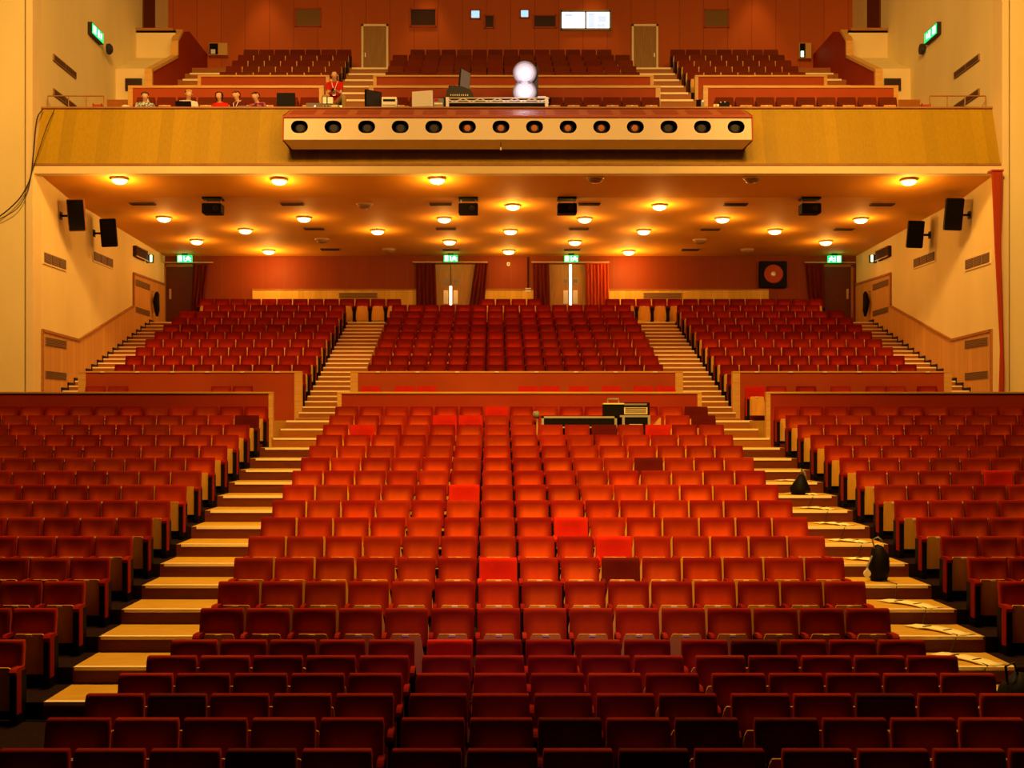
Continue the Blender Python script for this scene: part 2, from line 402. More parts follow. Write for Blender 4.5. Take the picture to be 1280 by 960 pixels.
mb = MB(); mb.box(-HX, HX, 30.5, 31.9, 10.25, 10.45, 'carpet'); mb.box(-HX, HX, 31.9, 33.8, 10.25, 11.25, 'carpet'); struct(mb, 'floor_balcony_front')
mb = MB()
for m in range(0, 8):
    y0 = bal_y(m); y1 = bal_y(m-1) if m else 42.3; z = bal_z(m); zb = z-.455
    for xa, xb, mt, mr in ((-HX, -9.2, 'tread', 'riser_pale'), (-9.2, -5.42, 'carpet', 'carpet'), (-5.42, -4.02, 'tread', 'riser_pale'), (-4.02, 4.02, 'carpet', 'carpet'), (4.02, 5.42, 'tread', 'riser_pale'), (5.42, 9.2, 'carpet', 'carpet'), (9.2, HX, 'tread', 'riser_pale')):
        mb.add([(xa, y0, zb), (xb, y0, zb), (xb, y0, z), (xa, y0, z)], [(0, 1, 2, 3)], mr)
        mb.add([(xa, y0, z), (xb, y0, z), (xb, y1, z), (xa, y1, z)], [(0, 1, 2, 3)], mt)
struct(mb, 'floor_balcony_terrace')
for xa, xb, ms in ((-5.33, -4.06, range(0, 9)), (4.06, 5.33, range(0, 9)), (-10.5, -9.25, range(1, 5)), (9.25, 10.5, range(1, 5))):
    root = empty('balcony_aisle_steps', ((xa+xb)/2, 36, 12)); root['kind'] = 'structure'
    mb = MB()
    for m in ms:
        if m == 8: mb.box(xa, xb, 32.9, 33.8, 11.15, 11.41, 'riser_pale')
        elif abs(xa) < 9: mb.box(xa, xb, bal_y(m)-.45, bal_y(m), bal_z(m)-.455, bal_z(m)-.2275, 'riser_pale')
        else: mb.box(xa, xb, bal_y(m)-.05, bal_y(m), bal_z(m)-.455, bal_z(m)-.01, 'riser_pale')
    mb.build('step', root)
    for m in ms:
        mb = MB(); nosing_strip(mb, xa, xb, bal_y(m)-.05*(abs(xa) > 9), bal_z(m), .05); mb.build('nosing', root)
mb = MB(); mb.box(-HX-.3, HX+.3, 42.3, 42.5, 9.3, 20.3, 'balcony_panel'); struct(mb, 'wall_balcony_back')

def parapet(name, xa, xb, y, z0, z1, pw, mat, label, cat, post='cap_wood', cap=.04, ends=(1, 1), plates=0, group=None):
    root = empty(name, ((xa+xb)/2, y, z0), label, cat, group)
    mb = MB(); mb.box(xa+pw*ends[0], xb-pw*ends[1], y, y+.1, z0, z1-cap, mat); mb.build('panel', root)
    mb = MB(); mb.box(xa, xb, y-.03, y+.14, z1-cap, z1, post); mb.build('cap', root, bevel=.006)
    for e, x in ((ends[0], xa), (ends[1], xb-pw)):
        if e: mb = MB(); mb.box(x, x+pw, y-.02, y+.13, z0, z1-cap, post); mb.build('post', root)
    for k in range(plates):
        x = xa+(k+.7)*(xb-xa)/(plates+.4); mb = MB(); mb.box(x-.05, x+.05, y-.042, y-.03, z1-.035, z1-.005, 'plate'); mb.build('number_plate', root)
    return root
G1 = 'low red parapets between lower rows and cross aisle'
parapet('parapet', -15, -5.28, 25.5, row_z(19)-.02, 3.85, .09, 'parapet_red', 'low red parapet with thin wood cap behind the left side block', 'parapet', ends=(0, 1), group=G1)
parapet('parapet', -3.91, 3.83, 25.5, row_z(19)-.02, 3.85, .09, 'parapet_red', 'low red parapet with thin wood cap behind the last centre row', 'parapet', group=G1)
parapet('parapet', 5.20, 15, 25.5, row_z(19)-.02, 3.85, .09, 'parapet_red', 'low red parapet with thin wood cap behind the right side block', 'parapet', ends=(1, 0), group=G1)
G2 = 'red parapets in front of the upper stalls'
parapet('parapet', -11.06, -5.42, 30.25, LAND-.01, 4.49, .19, 'parapet_orange', 'red parapet with wide wooden posts before left upper stalls', 'parapet', plates=6, group=G2)
parapet('parapet', -4.2, 4.18, 30.25, LAND-.01, 4.49, .19, 'parapet_orange', 'long orange red parapet before the centre of the upper stalls', 'parapet', plates=8, group=G2)
parapet('parapet', 5.43, 10.95, 30.25, LAND-.01, 4.49, .19, 'parapet_orange', 'red parapet with wide wooden posts before right upper stalls', 'parapet', plates=6, group=G2)
G3 = 'orange parapets on the balcony'
for a, b, w in ((-10.67, -5.27, 'left'), (-4.03, 4.01, 'centre'), (5.19, 10.57, 'right')):
    parapet('parapet', a, b, 33.1, 11.0, 12.49, .13, 'parapet_orange', f'wood capped orange parapet right behind front balcony seats, {w} part', 'parapet', cap=.07, group=G3)
for a, b, w in ((-9.54, -5.56, 'left'), (-4.23, 4.25, 'centre'), (5.5, 9.5, 'right')):
    parapet('parapet', a, b, 36.3, 12.3, 13.7, .1, 'parapet_orange', f'upper orange parapet at foot of the balcony seat rows, {w} part', 'parapet', cap=.05, group=G3)

# side stair enclosures of the balcony, side doors, slots, rails
for sx, nm in ((-1, 'left'), (1, 'right')):
    root = empty('stair_enclosure', (sx*10.7, 38, 12), f'red panelled stair side with cream landing high at the balcony\'s {nm} wall', 'stair enclosure')
    out = [(35.4, 11.6), (35.4, 13.54), (38.3, 14.84), (38.3, 15.35), (38.9, 15.85), (39.8, 16.16), (42.29, 16.16), (42.29, 11.6)]
    mb = MB(); a, b = sorted((sx*10.67, sx*10.79)); mb.prism_x(out, a, b, 'parapet_red'); mb.build('side_panel', root)
    mb = MB(); a, b = sorted((sx*10.64, sx*10.86))
    for p, q in zip(out[1:4], out[2:5]):
        d = Vector((q[0]-p[0], q[1]-p[1])).normalized(); n = Vector((-d.y, d.x))*.09
        mb.prism_x([p, q, (q[0]+n.x, q[1]+n.y), (p[0]+n.x, p[1]+n.y)], a, b, 'cap_wood')
    mb.box(a, b, 35.3, 35.42, 11.6, 13.6, 'cap_wood'); mb.build('cap', root)
    mb = MB(); a, b = sorted((sx*10.8, sx*(HX-.004)))
    mb.box(a, b, 38.5, 38.6, 13.2, 15.78, 'cream_pale')
    mb.box(a, b, 38.5, 42.29, 15.70, 15.78, 'cream_pale')
    mb.prism_x([(36.4, 13.93), (38.5, 14.9), (38.5, 14.8), (36.5, 13.6)], a, b, 'cream')
    mb.box(a, b, 36.4, 36.5, 11.2, 13.93, 'cream_pale'); mb.build('landing_wall', root)
    mb = MB(); a, b = sorted((sx*11.25, sx*11.75)); mb.box(a, b, 36.34, 36.42, 13.25, 13.62, 'window_dark'); mb.build('hatch', root)
    mb = MB(); a, b = sorted((sx*10.86, sx*(HX-.004))); mb.box(a, b, 38.44, 38.5, 15.76, 15.84, 'cap_dark'); mb.build('ledge_cap', root)
    mb = MB(); a, b = sorted((sx*(HX-.05), sx*(HX+.02))); mb.box(a, b, 39.2, 40.5, 15.78, 18.1, 'door_dark'); struct(mb, 'door_%d' % (5 if sx < 0 else 6))
    for z0, (ya, yb) in ((12.62, (31.2, 32.9)), (11.72, (31.2, 32.9))):
        root = empty('slot_vent', (sx*(HX-.03), 32, z0), f'long dark slot vent in cream {nm} wall, ' + ('upper' if z0 > 12 else 'lower')+' of the pair', 'vent', 'slot vents beside the balcony front')
        mb = MB(); a, b = sorted((sx*(HX-.04), sx*(HX+.01))); mb.box(a, b, ya, yb, z0, z0+.17, 'grille'); mb.build('frame', root)
        mb = MB(); a, b = sorted((sx*(HX-.05), sx*(HX-.035)))
        for q in (0, 1): mb.box(a, b, ya+.04+q*.84, ya+.82+q*.82, z0+.03, z0+.14, 'grille_dark')
        mb.build('slat', root)
    root = empty('guard_rail', (sx*11.3, 30.66, 11.2), f'thin metal guard rail on balcony front at the {nm} corner', 'rail', 'guard rails at the balcony corners')
    mb = MB(); xs = (sx*10.55, sx*11.0, sx*11.45, sx*11.98)
    mb.tube([(xs[0], 30.66, 11.54), (xs[3], 30.66, 11.54)], .016, 'cap_dark', 6); mb.build('top_bar', root)
    for x in xs[:]: mb = MB(); mb.tube([(x, 30.66, 11.19), (x, 30.66, 11.54)], .014, 'cap_dark', 6); mb.build('post', root)

# ------------------------------------------------------------------ seats
def velvet_backrest(many=False):
    vm = 'velvet_many' if many else 'velvet'
    us = [-1, -.975, -.88, -.74, -.5, -.2, .2, .5, .74, .88, .975, 1]; vs = [0, .1, .25, .42, .58, .74, .88, .975, 1]
    if many: us = [-1, -.85, -.6, -.3, 0, .3, .6, .85, 1]; vs = [0, .3, .55, .78, 1]
    mb = MB(); pts = []; z0, z1 = .44, .86; hw = .246
    def sm(t): t = max(0, min(1, t)); return t*t*(3-2*t)
    for v in vs:
        for u in us:
            z = z0+(z1-z0)*v
            x = u*hw
            if v > .9: x *= 1-.035*((v-.9)/.1)**2
            base = -.075-(1-v)*.085
            edge = sm((1-abs(u)-.02)/.75)**.8*sm((1-v-.015)/.62)**.8
            y = base+.042*edge
            if abs(u) == 1 or v in (0, 1): y = base+.01
            pts.append((x, y, z))
    nu, nv = len(us), len(vs)
    back = [(p[0], .0-(1-(p[2]-z0)/(z1-z0))*.06, p[2]) for p in pts]
    f = [(j*nu+i, j*nu+i+1, (j+1)*nu+i+1, (j+1)*nu+i) for j in range(nv-1) for i in range(nu-1)]
    b = nu*nv; ring = [i for i in range(nu)]+[j*nu+nu-1 for j in range(1, nv)]+[(nv-1)*nu+i for i in range(nu-2, -1, -1)]+[j*nu for j in range(nv-2, 0, -1)]
    mb.add(pts+[back[i] for i in ring], f+[(ring[k], ring[(k+1) % len(ring)], b+(k+1) % len(ring), b+k) for k in range(len(ring))]+[tuple(range(b, b+len(ring)))], vm)
    return mb
def seat_bits(many=False):
    """name -> MB, in the seat's own frame: back plane at y=0, faces -y"""
    vm = 'velvet_many' if many else 'velvet'
    P = {}
    P['backrest'] = velvet_backrest(many)
    mb = MB()   # tipped-up cushion behind its plywood underside
    mb.add([(-.16, -.21, .585), (.16, -.21, .585), (.21, -.155, .16), (-.21, -.155, .16), (-.16, -.15, .58), (.16, -.15, .58), (.21, -.04, .16), (-.21, -.04, .16)],
           [(0, 1, 2, 3), (5, 4, 7, 6), (0, 4, 5, 1), (3, 2, 6, 7), (0, 3, 7, 4), (1, 5, 6, 2)], vm); P['seat_cushion'] = mb
    mb = MB()
    o = [(-.150, .600), (.150, .600), (.168, .588), (.215, .33), (.219, .145), (.205, .132), (-.205, .132), (-.219, .145), (-.215, .33), (-.170, .560)]
    n = len(o); fy = lambda z: -.235+(.57-z)*.12
    mb.add([(x, fy(z), z) for x, z in o]+[(x*.99, fy(z)+.025, z) for x, z in o], [tuple(range(n)), tuple(range(2*n-1, n-1, -1))]+[(i, (i+1) % n, (i+1) % n+n, i+n) for i in range(n)], 'seat_ply'); P['seat_panel'] = mb
    mb = MB(); mb.box(-.034, .034, -.250, -.238, .572, .594, 'plate'); P['number_plate'] = mb
    return P
def arm_bits(x, many=False, aisle=False):
    """arm and standard inside the seat's own width; the standard by an aisle has a wide black front and an upholstered outer face"""
    vm = 'velvet_many' if many else 'velvet'; P = {}; sg = 1 if x > 0 else -1
    mb = MB(); xi = x-sg*.024; xo = x+sg*.024
    if aisle: xi = x-sg*.044; xo = x+sg*.034
    a, b = sorted((xi, xo))
    mb.prism_x([(-.10, .60), (-.10, .56), (-.285, .56), (-.33, .53), (-.34, .57), (-.32, .59), (-.29, .605)], a, b, vm)
    if aisle:
        c, d = sorted((x+sg*.024, x+sg*.036)); mb.box(c, d, -.325, -.20, .12, .56, vm)
    P['armrest'] = mb
    mb = MB(); w = .044 if aisle else .019; c, d = sorted((x-sg*w, x+sg*.022))
    mb.box(c, d, -.30 if not aisle else -.32, -.03, 0.06, .56, 'black'); mb.box(c, d, -.30, -.0, 0, .06, 'black'); P['side_frame'] = mb
    return P
RED = (.50, .052, .008, 1)
proto_mesh = {}
for k, mbx in seat_bits().items(): proto_mesh[k] = mbx.mesh(k, smooth=(k == 'backrest'))
for side, x, ai in (('l', -.2395, 0), ('r', .2395, 0), ('L', -.2395, 1), ('R', .2395, 1)):
    for k, mbx in arm_bits(x, False, ai).items(): proto_mesh[k+side] = mbx.mesh(k)
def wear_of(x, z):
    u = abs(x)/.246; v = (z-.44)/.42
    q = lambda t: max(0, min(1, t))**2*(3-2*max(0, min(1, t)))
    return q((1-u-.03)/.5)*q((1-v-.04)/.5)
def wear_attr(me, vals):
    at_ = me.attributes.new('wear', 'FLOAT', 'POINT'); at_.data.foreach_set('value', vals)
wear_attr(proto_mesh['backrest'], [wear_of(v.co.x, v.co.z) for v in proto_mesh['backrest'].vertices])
def ordw(n):
    return ['first', 'second', 'third', 'fourth', 'fifth', 'sixth', 'seventh', 'eighth', 'ninth', 'tenth', 'eleventh', 'twelfth', 'thirteenth', 'fourteenth', 'fifteenth', 'sixteenth', 'seventeenth', 'eighteenth', 'nineteenth', 'twentieth'][n-1]
def proto_seat(ends):
    root = bpy.data.objects.new('theatre_seat', None); root.empty_display_size = .1
    names = ['backrest', 'seat_cushion', 'seat_panel']+[k+e for e in ends for k in ('armrest', 'side_frame')]
    kids = []
    for k in names:
        o = bpy.data.objects.new(k[:-1] if k[:-1] in ('armrest', 'side_frame') else k, proto_mesh[k]); o.parent = root; kids.append(o)
        if k == 'seat_panel':
            q = bpy.data.objects.new('number_plate', proto_mesh['number_plate']); q.parent = o; kids.append(q)
    return root, kids
PROT = {e: proto_seat(e) for e in ('l', 'r', 'lr', 'L', 'lR', 'Lr', 'LR')}
used = {}
def place_seat(x, y, z, ends, label, group, col):
    root, kids = PROT[ends]
    if not used.get(ends):
        used[ends] = 1; C.objects.link(root)
        for k in kids: C.objects.link(k)
        r = root; ks = kids
    else:
        r = root.copy(); C.objects.link(r); ks = []; mp = {root: r}
        for k in kids:
            c = k.copy(); C.objects.link(c); c.parent = mp[k.parent]; mp[k] = c; ks.append(c)
    r.location = (x, y, z)
    tag(r, label, 'seat', group)
    for k in ks: k.color = col
def tone(special=None):
    t = random.uniform(.82, 1.12); g = random.uniform(.8, 1.25)
    if special == 'bright': return (.52, .016, .005, 0)
    if special == 'dark': return (.13, .009, .006, .4)
    return (RED[0]*t, RED[1]*t*g, RED[2]*t, random.choice((.8, .9, 1, 1)))
# seats of another tone, by row (0 = front) and where they stand in the photograph
SPECIAL = [(19, 620, 'bright'), (18, 556, 'bright'), (18, 588, 'bright'), (17, 459, 'bright'), (17, 751, 'dark'), (17, 815, 'bright'), (18, 868, 'dark'), (19, 861, 'dark'),
           (14, 805, 'dark'), (12, 578, 'bright'), (10, 712, 'bright'), (9, 764, 'bright'), (8, 620, 'bright'), (8, 773, 'dark'), (5, 560, 'bright'), (5, 930, 'dark'),
           (18, 309, 'dark'), (13, 1238, 'bright'), (2, 226, 'dark'), (1, 718, 'dark'), (1, 886, 'dark'), (0, 352, 'dark'), (1, 980, 'dark'), (0, 835, 'dark'), (2, 1100, 'dark')]
def special(r, px):
    best = None
    for rr, x, s in SPECIAL:
        if rr == r and abs(px-x) < 883/(9.4+r)*.5: return s
    return None
P = .53
allseats = []       # (px scale, x, y, z, ends, label, group, row, special)
def lower_rows():
    for r in range(20):
        back = .9*(9.4+r)-.02; z = row_z(r) if r >= 6 else (.05-.0052*min(r, 5)*2.2 if r < 6 else 0)
        if r < 6: z = [.05, .045, .03, .015, .004, .0][r]
        segs = [(-1.42-5*P, 5, 'c'), (-1.325, 5, 'c'), (1.41, 5, 'c')] if r < 6 else [(-3.975, 15, 'c')]
        n = 0
        for x0, cnt, b in segs:
            for i in range(cnt):
                n += 1
                yield r, x0+(i+.5)*P, back, z, (('lR' if r > 5 or x0 > 1 else 'lr') if i == cnt-1 else 'L' if n == 1 else 'l'), 'c', n
        if r >= 2:
            edge = 5.36+.018*(19-r)
            for sx, b in ((-1, 'L'), (1, 'R')):
                for i in range(17):
                    x = sx*(edge+(i+.5)*P)
                    yield r, x, back, z, (('lR' if sx < 0 else 'Lr') if i == 0 else ('l' if sx < 0 else 'r')), b, i+1
low = []; beyond = []
for r, x, y, z, e, b, i in lower_rows():
    px = 617+(x+.59)*1500/y; p = P*1500/y
    outside = px < -p*.5-6 or px > 1280+p*.5+6
    if px < -190-p or px > 1470+p: continue
    zz = 528-(z+.9-3.2)*1500/y
    if zz > 955 or (outside and b != 'c' and r < 6): continue
    if outside: beyond.append((x, y, z, e, None)); continue
    if b == 'c':
        lab = f'seat in the centre block, {ordw(r+1)} row from the front, {ordw(i)} from left'; g = 'red tip-up seats in the centre block'
    else:
        w = 'left' if b == 'L' else 'right'
        lab = f'seat in {w} side block, {ordw(20-r)} row down from parapet, {ordw(i)} from aisle'; g = f'red tip-up seats in the {w} side block'
    sp = special(r, px)
    pre = {'bright': 'bright red ', 'dark': 'dark maroon ', None: 'red '}[sp]
    low.append((y, x, z, e, pre+lab, g, sp))
low.sort(key=lambda s: (s[0], abs(s[1])))
rest = beyond
for k, s in enumerate(low):
    y, x, z, e, lab, g, sp = s
    if k < 299: place_seat(x, y, z, e, lab, g, tone(sp))
    else: rest.append((x, y, z, e, sp))
place_seat((943.5-617)*29.85/1500-.59, 29.85, LAND, 'Lr', 'single red seat with pale panel on the cross aisle beside a wooden post', 'red seats along the cross aisle', tone('bright'))
# cross-aisle seats
for cx in (120, 148.5, 277, 304, 464, 506, 533.5, 660, 687, 723, 764, 804, 831.5, 970, 1007, 1050, 1094, 1119, 1158):
    rest.append(((cx-617)*29.85/1500-.59, 29.85, LAND, 'lr', 'bright' if 400 < cx < 900 else None))
# upper stalls
for j in range(-1, 10):
    y, z = up_y(j)+.93, up_z(j)
    if j < 9:
        if j >= 0:
            for i in range(15): rest.append((-3.975+(i+.5)*P, y, z, 'lR' if i == 14 else 'L' if i == 0 else 'l', 'up'))
        for sx in (-1, 1):
            for i in range(10 if j < 8 else 9): rest.append((sx*(5.47+(i+.5)*P), y, z, ('lR' if sx < 0 else 'Lr') if i == 0 else ('l' if sx < 0 else 'r'), 'up'))
    else:
        for i in range(40):
            x = -10.6+(i+.5)*P
            if x > 10.4 or -3.5 < x < -.95 or 1.26 < x < 2.97: continue
            rest.append((x, y, z, 'lr', 'up'))
# balcony rows and the balcony's front row
for m in range(5):
    y, z = bal_y(m)+.88, bal_z(m)
    n = 13 if m == 0 else 15
    for i in range(n): rest.append(((i-(n-1)/2)*P, y, z, 'lr' if i == n-1 else 'l', 'bal'))
    for sx in (-1, 1):
        for i in range(7 if m else 7): rest.append((sx*(5.42+(i+.5)*P), y, z, ('lR' if sx < 0 else 'Lr') if i == 0 else ('l' if sx < 0 else 'r'), 'bal'))
for x0, n in ((-10.4, 9), (-3.975, 15), (5.45, 9)):
    for i in range(n): rest.append((x0+(i+.5)*(P+.03*(n == 9)), 32.95, 11.25, 'l', 'bal'))

vb = []; fb = []; mi = []; tn = []; wr = []
bits = seat_bits(True)
def pack(mbx): return (mbx.v, mbx.f, [mbx.mats[i] for i in mbx.m])
packs = {k: pack(v) for k, v in bits.items()}
arms = {e: [pack(v) for v in arm_bits(x, True, e in 'LR').values()] for e, x in (('l', -.2395), ('r', .2395), ('L', -.2395), ('R', .2395))}
mats = ['velvet_many', 'seat_ply', 'plate', 'black']
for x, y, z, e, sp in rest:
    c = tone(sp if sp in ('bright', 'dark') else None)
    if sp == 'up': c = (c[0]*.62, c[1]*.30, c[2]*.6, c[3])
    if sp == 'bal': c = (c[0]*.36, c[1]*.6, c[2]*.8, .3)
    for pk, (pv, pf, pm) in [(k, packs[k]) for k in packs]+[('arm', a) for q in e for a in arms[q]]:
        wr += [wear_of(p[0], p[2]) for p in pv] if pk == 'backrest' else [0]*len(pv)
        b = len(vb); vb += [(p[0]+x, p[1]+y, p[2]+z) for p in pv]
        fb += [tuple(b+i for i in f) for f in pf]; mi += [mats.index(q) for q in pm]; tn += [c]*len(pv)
me = bpy.data.meshes.new('far_theatre_seating'); me.from_pydata(vb, [], fb)
for q in mats: me.materials.append(M[q])
me.polygons.foreach_set('material_index', mi)
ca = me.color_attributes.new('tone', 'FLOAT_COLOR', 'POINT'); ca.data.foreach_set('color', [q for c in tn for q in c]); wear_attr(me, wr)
bm = bmesh.new(); bm.from_mesh(me); bmesh.ops.recalc_face_normals(bm, faces=bm.faces); bm.to_mesh(me); bm.free()
sf = bpy.data.objects.new('far_theatre_seating', me); C.objects.link(sf)
tag(sf, 'red tip-up seats filling the far lower rows, the upper stalls and the balcony', 'seating', kind='stuff')

# ------------------------------------------------------------------ balcony loudspeaker / spotlight box
root = empty('balcony_light_box', (0, 29.5, 10.1), 'cream box with fourteen oval openings hung on the balcony front', 'light box')
XB = 5.71; yF, zT, zB = 29.3, 10.64, 10.10
# face with stadium holes
def stadium(cx, cz, w, h, n=8):
    r = h/2; pts = []
    for k in range(n+1): t = -PI/2+PI*k/n; pts.append((cx+w/2-r+r*math.cos(t), cz+r*math.sin(t)))
    for k in range(n+1): t = PI/2+PI*k/n; pts.append((cx-w/2+r+r*math.cos(t), cz+r*math.sin(t)))
    return pts
hx = [-5.33+.82*k for k in range(14)]; hz = 10.415
mb = MB(); bounds = [-XB]+[(hx[i]+hx[i+1])/2 for i in range(13)]+[XB]
for i, cx in enumerate(hx):
    st = stadium(cx, hz, .42, .31); a, b = bounds[i], bounds[i+1]
    def outer(p):
        dx, dz = p[0]-cx, p[1]-hz; ts = []
        if dx: ts.append(((b if dx > 0 else a)-cx)/dx)
        if dz: ts.append(((zT if dz > 0 else zB)-hz)/dz)
        t = min(q for q in ts if q > 0); return (cx+dx*t, hz+dz*t)
    corners = [(b, zB), (b, zT), (a, zT), (a, zB)]
    n = len(st)
    for k in range(n):
        p, q = st[k], st[(k+1) % n]; P1, Q1 = outer(p), outer(q)
        poly = [p, q, Q1]
        for c in corners:
            ang = lambda w: math.atan2(w[1]-hz, w[0]-cx)
            a1, a2, ac = ang(P1), ang(Q1), ang(c)
            if (ac-a1) % (2*PI) > 1e-6 and (ac-a1) % (2*PI) < (a2-a1) % (2*PI)-1e-6: poly.append(c)
        poly.append(P1)
        ypos = lambda z: yF-.02*(zT-z)/.5
        mb.add([(w[0], ypos(w[1]), w[1]) for w in poly], [tuple(range(len(poly)))], 'box_cream')
        mb.add([(p[0], yF, p[1]), (q[0], yF, q[1]), (q[0], yF+.3, q[1]), (p[0], yF+.3, p[1])], [(0, 1, 2, 3)], 'black')
mb.build('face', root)
mb = MB()
mb.add([(-XB, yF-.02, zB), (XB, yF-.02, zB), (XB-.12, yF+.5, zB-.10), (-XB+.12, yF+.5, zB-.10)], [(0, 1, 2, 3)], 'box_cream'); 
mb.add([(-XB, yF-.02, zB-.02), (XB, yF-.02, zB-.02), (XB-.12, yF+.5, zB-.12), (-XB+.12, yF+.5, zB-.12)], [(0, 1, 2, 3)], 'box_cream'); mb.build('underside', root)
mb = MB()
for s in (-1, 1):
    mb.add([(s*XB, yF-.03, zB-.03), (s*XB, yF-.03, zT+.04), (s*(XB+.0), 30.4, 11.12), (s*(XB-.12), 30.0, zB-.13), (s*(XB-.12), yF+.5, zB-.13)], [(0, 1, 2, 3, 4)], 'box_trim')
    mb.add([(s*(XB+.03), yF-.03, zB-.03), (s*(XB+.03), yF-.03, zT+.04), (s*(XB+.03), 30.4, 11.12), (s*(XB-.09), 30.0, zB-.13), (s*(XB-.09), yF+.5, zB-.13)], [(0, 1, 2, 3, 4)], 'box_trim')
    a, b = sorted((s*XB, s*(XB+.03))); mb.box(a, b, yF-.04, yF, zB-.03, zT+.04, 'box_trim')
mb.box(-XB, XB, yF-.04, yF+.02, zT, zT+.045, 'box_trim'); mb.build('edge_trim', root)
mb = MB(); mb.add([(-XB, yF, zT+.045), (XB, yF, zT+.045), (XB, 30.42, 11.14), (-XB, 30.42, 11.14), (-XB, yF, zT+.03), (XB, yF, zT+.03), (XB, 30.42, 11.12), (-XB, 30.42, 11.12)],
    [(0, 1, 2, 3), (7, 6, 5, 4), (0, 4, 5, 1), (1, 5, 6, 2), (2, 6, 7, 3), (3, 7, 4, 0)], 'box_top'); mb.build('lid', root)
for cx in hx:
    mb = MB(); ya, za, yb, zb = yF+.22, zT+.045+.13*.47+.012, yF+.95, zT+.045+.60*.4285+.14
    f = lambda y: zT+.045+(y-yF)/(30.42-yF)*(11.14-zT-.045)
    mb.add([(cx-.3, ya, f(ya)+.006), (cx+.3, ya, f(ya)+.006), (cx+.3, yb, f(yb)+.006), (cx-.3, yb, f(yb)+.006)], [(0, 1, 2, 3)], 'box_top_panel'); mb.build('lid_panel', root)
for k, cx in enumerate(hx):
    mb = MB(); mb.lathe([(.0, .0), (.09, .0), (.13, -.03), (.13, -.28), (.09, -.34), (0, -.34)], 'dark_grey', (cx, yF+.12, hz), 16, 'y')
    if k in (5, 6, 7, 8, 9, 10): mb.lathe([(0, .012), (.07, .008), (.08, 0)], 'box_top', (cx, yF+.12, hz), 14, 'y')
    mb.build('spotlight', root, smooth=False)
mb = MB(); mb.box(-XB, XB, yF+.3, 30.3, zB-.05, zB, 'black'); mb.box(-XB, XB, 30.0, 30.1, zB, zT, 'black'); mb.build('inner_shelf', root)
root = empty('hanging_microphone', (at(626, 176, 29.3).x, 29.4, 10.0), 'tiny microphone hanging under the middle of the cream box', 'microphone')
mb = MB(); mb.tube([(0, 0, .12), (0, 0, -.05)], .008, 'cable_dark', 6); lpart(mb, 'cable', root)
mb = MB(); mb.lathe([(.0, -.14), (.022, -.13), (.022, -.07), (0, -.05)], 'plate', k=10); lpart(mb, 'capsule', root)

# ------------------------------------------------------------------ under-balcony lamps, vents, speakers
def ceil_z(y): return 9.5-(y-30)*.25/2.3 if y < 32.3 else 9.25-(y-32.3)*.25/9.7
def on_ceiling(px, py):
    y = 36.0
    for _ in range(30): y = (ceil_z(y)-.06-3.2)*1500/(528-py)
    return -.59+(px-617)*y/1500, y
def lamp_proto(on):
    root = empty('ceiling_lamp'); 
    mb = MB(); mb.lathe([(0, 0), (.23, 0), (.235, -.025), (.20, -.05), (0, -.05)], 'fixture', k=24); lpart(mb, 'mounting_ring', root, True)
    mb = MB(); mb.lathe([(.19, -.045), (.185, -.08), (.15, -.115), (.09, -.14), (.0, -.148)], 'lamp_on' if on else 'lamp_off', k=24); lpart(mb, 'glass_dome', root, True)
    return root
LON = [(149.5, 226), (349, 227), (546.4, 226), (1136, 227.5), (205, 274), (380, 274), (641, 259), (824.5, 259), (903, 275), (1076, 275.6), (306.7, 289), (555.4, 275), (731, 275), (472, 290), (638, 290), (804.7, 290), (968.6, 289.7), (246, 302.5), (562, 303), (718.7, 303.6), (1032.4, 303.5), (336, 315), (636, 315), (786, 315.8)]
LOFF = [(744, 225), (940, 225), (455.7, 257.5), (403, 301), (486, 313.7), (875, 301.8), (934, 314)]
def place_word(px, y):
    side = 'far left' if px < 220 else 'left' if px < 430 else 'centre left' if px < 600 else 'centre' if px < 690 else 'centre right' if px < 850 else 'right' if px < 1050 else 'far right'
    return side
rowsy = lambda py: 1 if py < 240 else 2 if py < 268 else 3 if py < 280 else 4 if py < 296 else 5 if py < 309 else 6
seen = {}
for lst, on in ((LON, True), (LOFF, False)):
    pr = lamp_proto(on)
    for i, (px, py) in enumerate(lst):
        x, y = on_ceiling(px, py); o = pr if i == 0 else copy_tree(pr)
        o.location = (x, y, ceil_z(y)+.004)
        rw = ordw(rowsy(py)); side = place_word(px, py)
        rank = 1+sum(1 for q in lst if rowsy(q[1]) == rowsy(py) and q[0] < px)
        lab = f'{"lit white" if on else "unlit"} dome lamp, {rw} ceiling row from balcony edge, {ordw(rank)} {"lit" if on else "dark"} one from left'
        tag(o, lab, 'ceiling lamp', 'lit dome lamps under the balcony' if on else 'unlit dome lamps under the balcony')
        if on: by_wall = abs(px-336) < 2 or abs(px-786) < 2; light('dome_bulb', 'POINT', (x, y, ceil_z(y)-(.55 if by_wall else .34)), 110 if by_wall else (70 if py < 270 else 42), color=(1, .44, .075), shadow_soft_size=.10)
vents = [((163, 194), 257), ((351, 380), 257.5), ((537, 565), 257.5), ((723, 750), 257.5), ((905, 934), 258), ((1088, 1117), 258), ((380, 405), 288), ((545, 570), 288), ((711, 736), 288), ((876, 900), 288.7), ((1043, 1067), 288.7), ((401, 424), 313.5), ((553, 574), 314), ((705, 725), 314), ((852, 874), 314)]
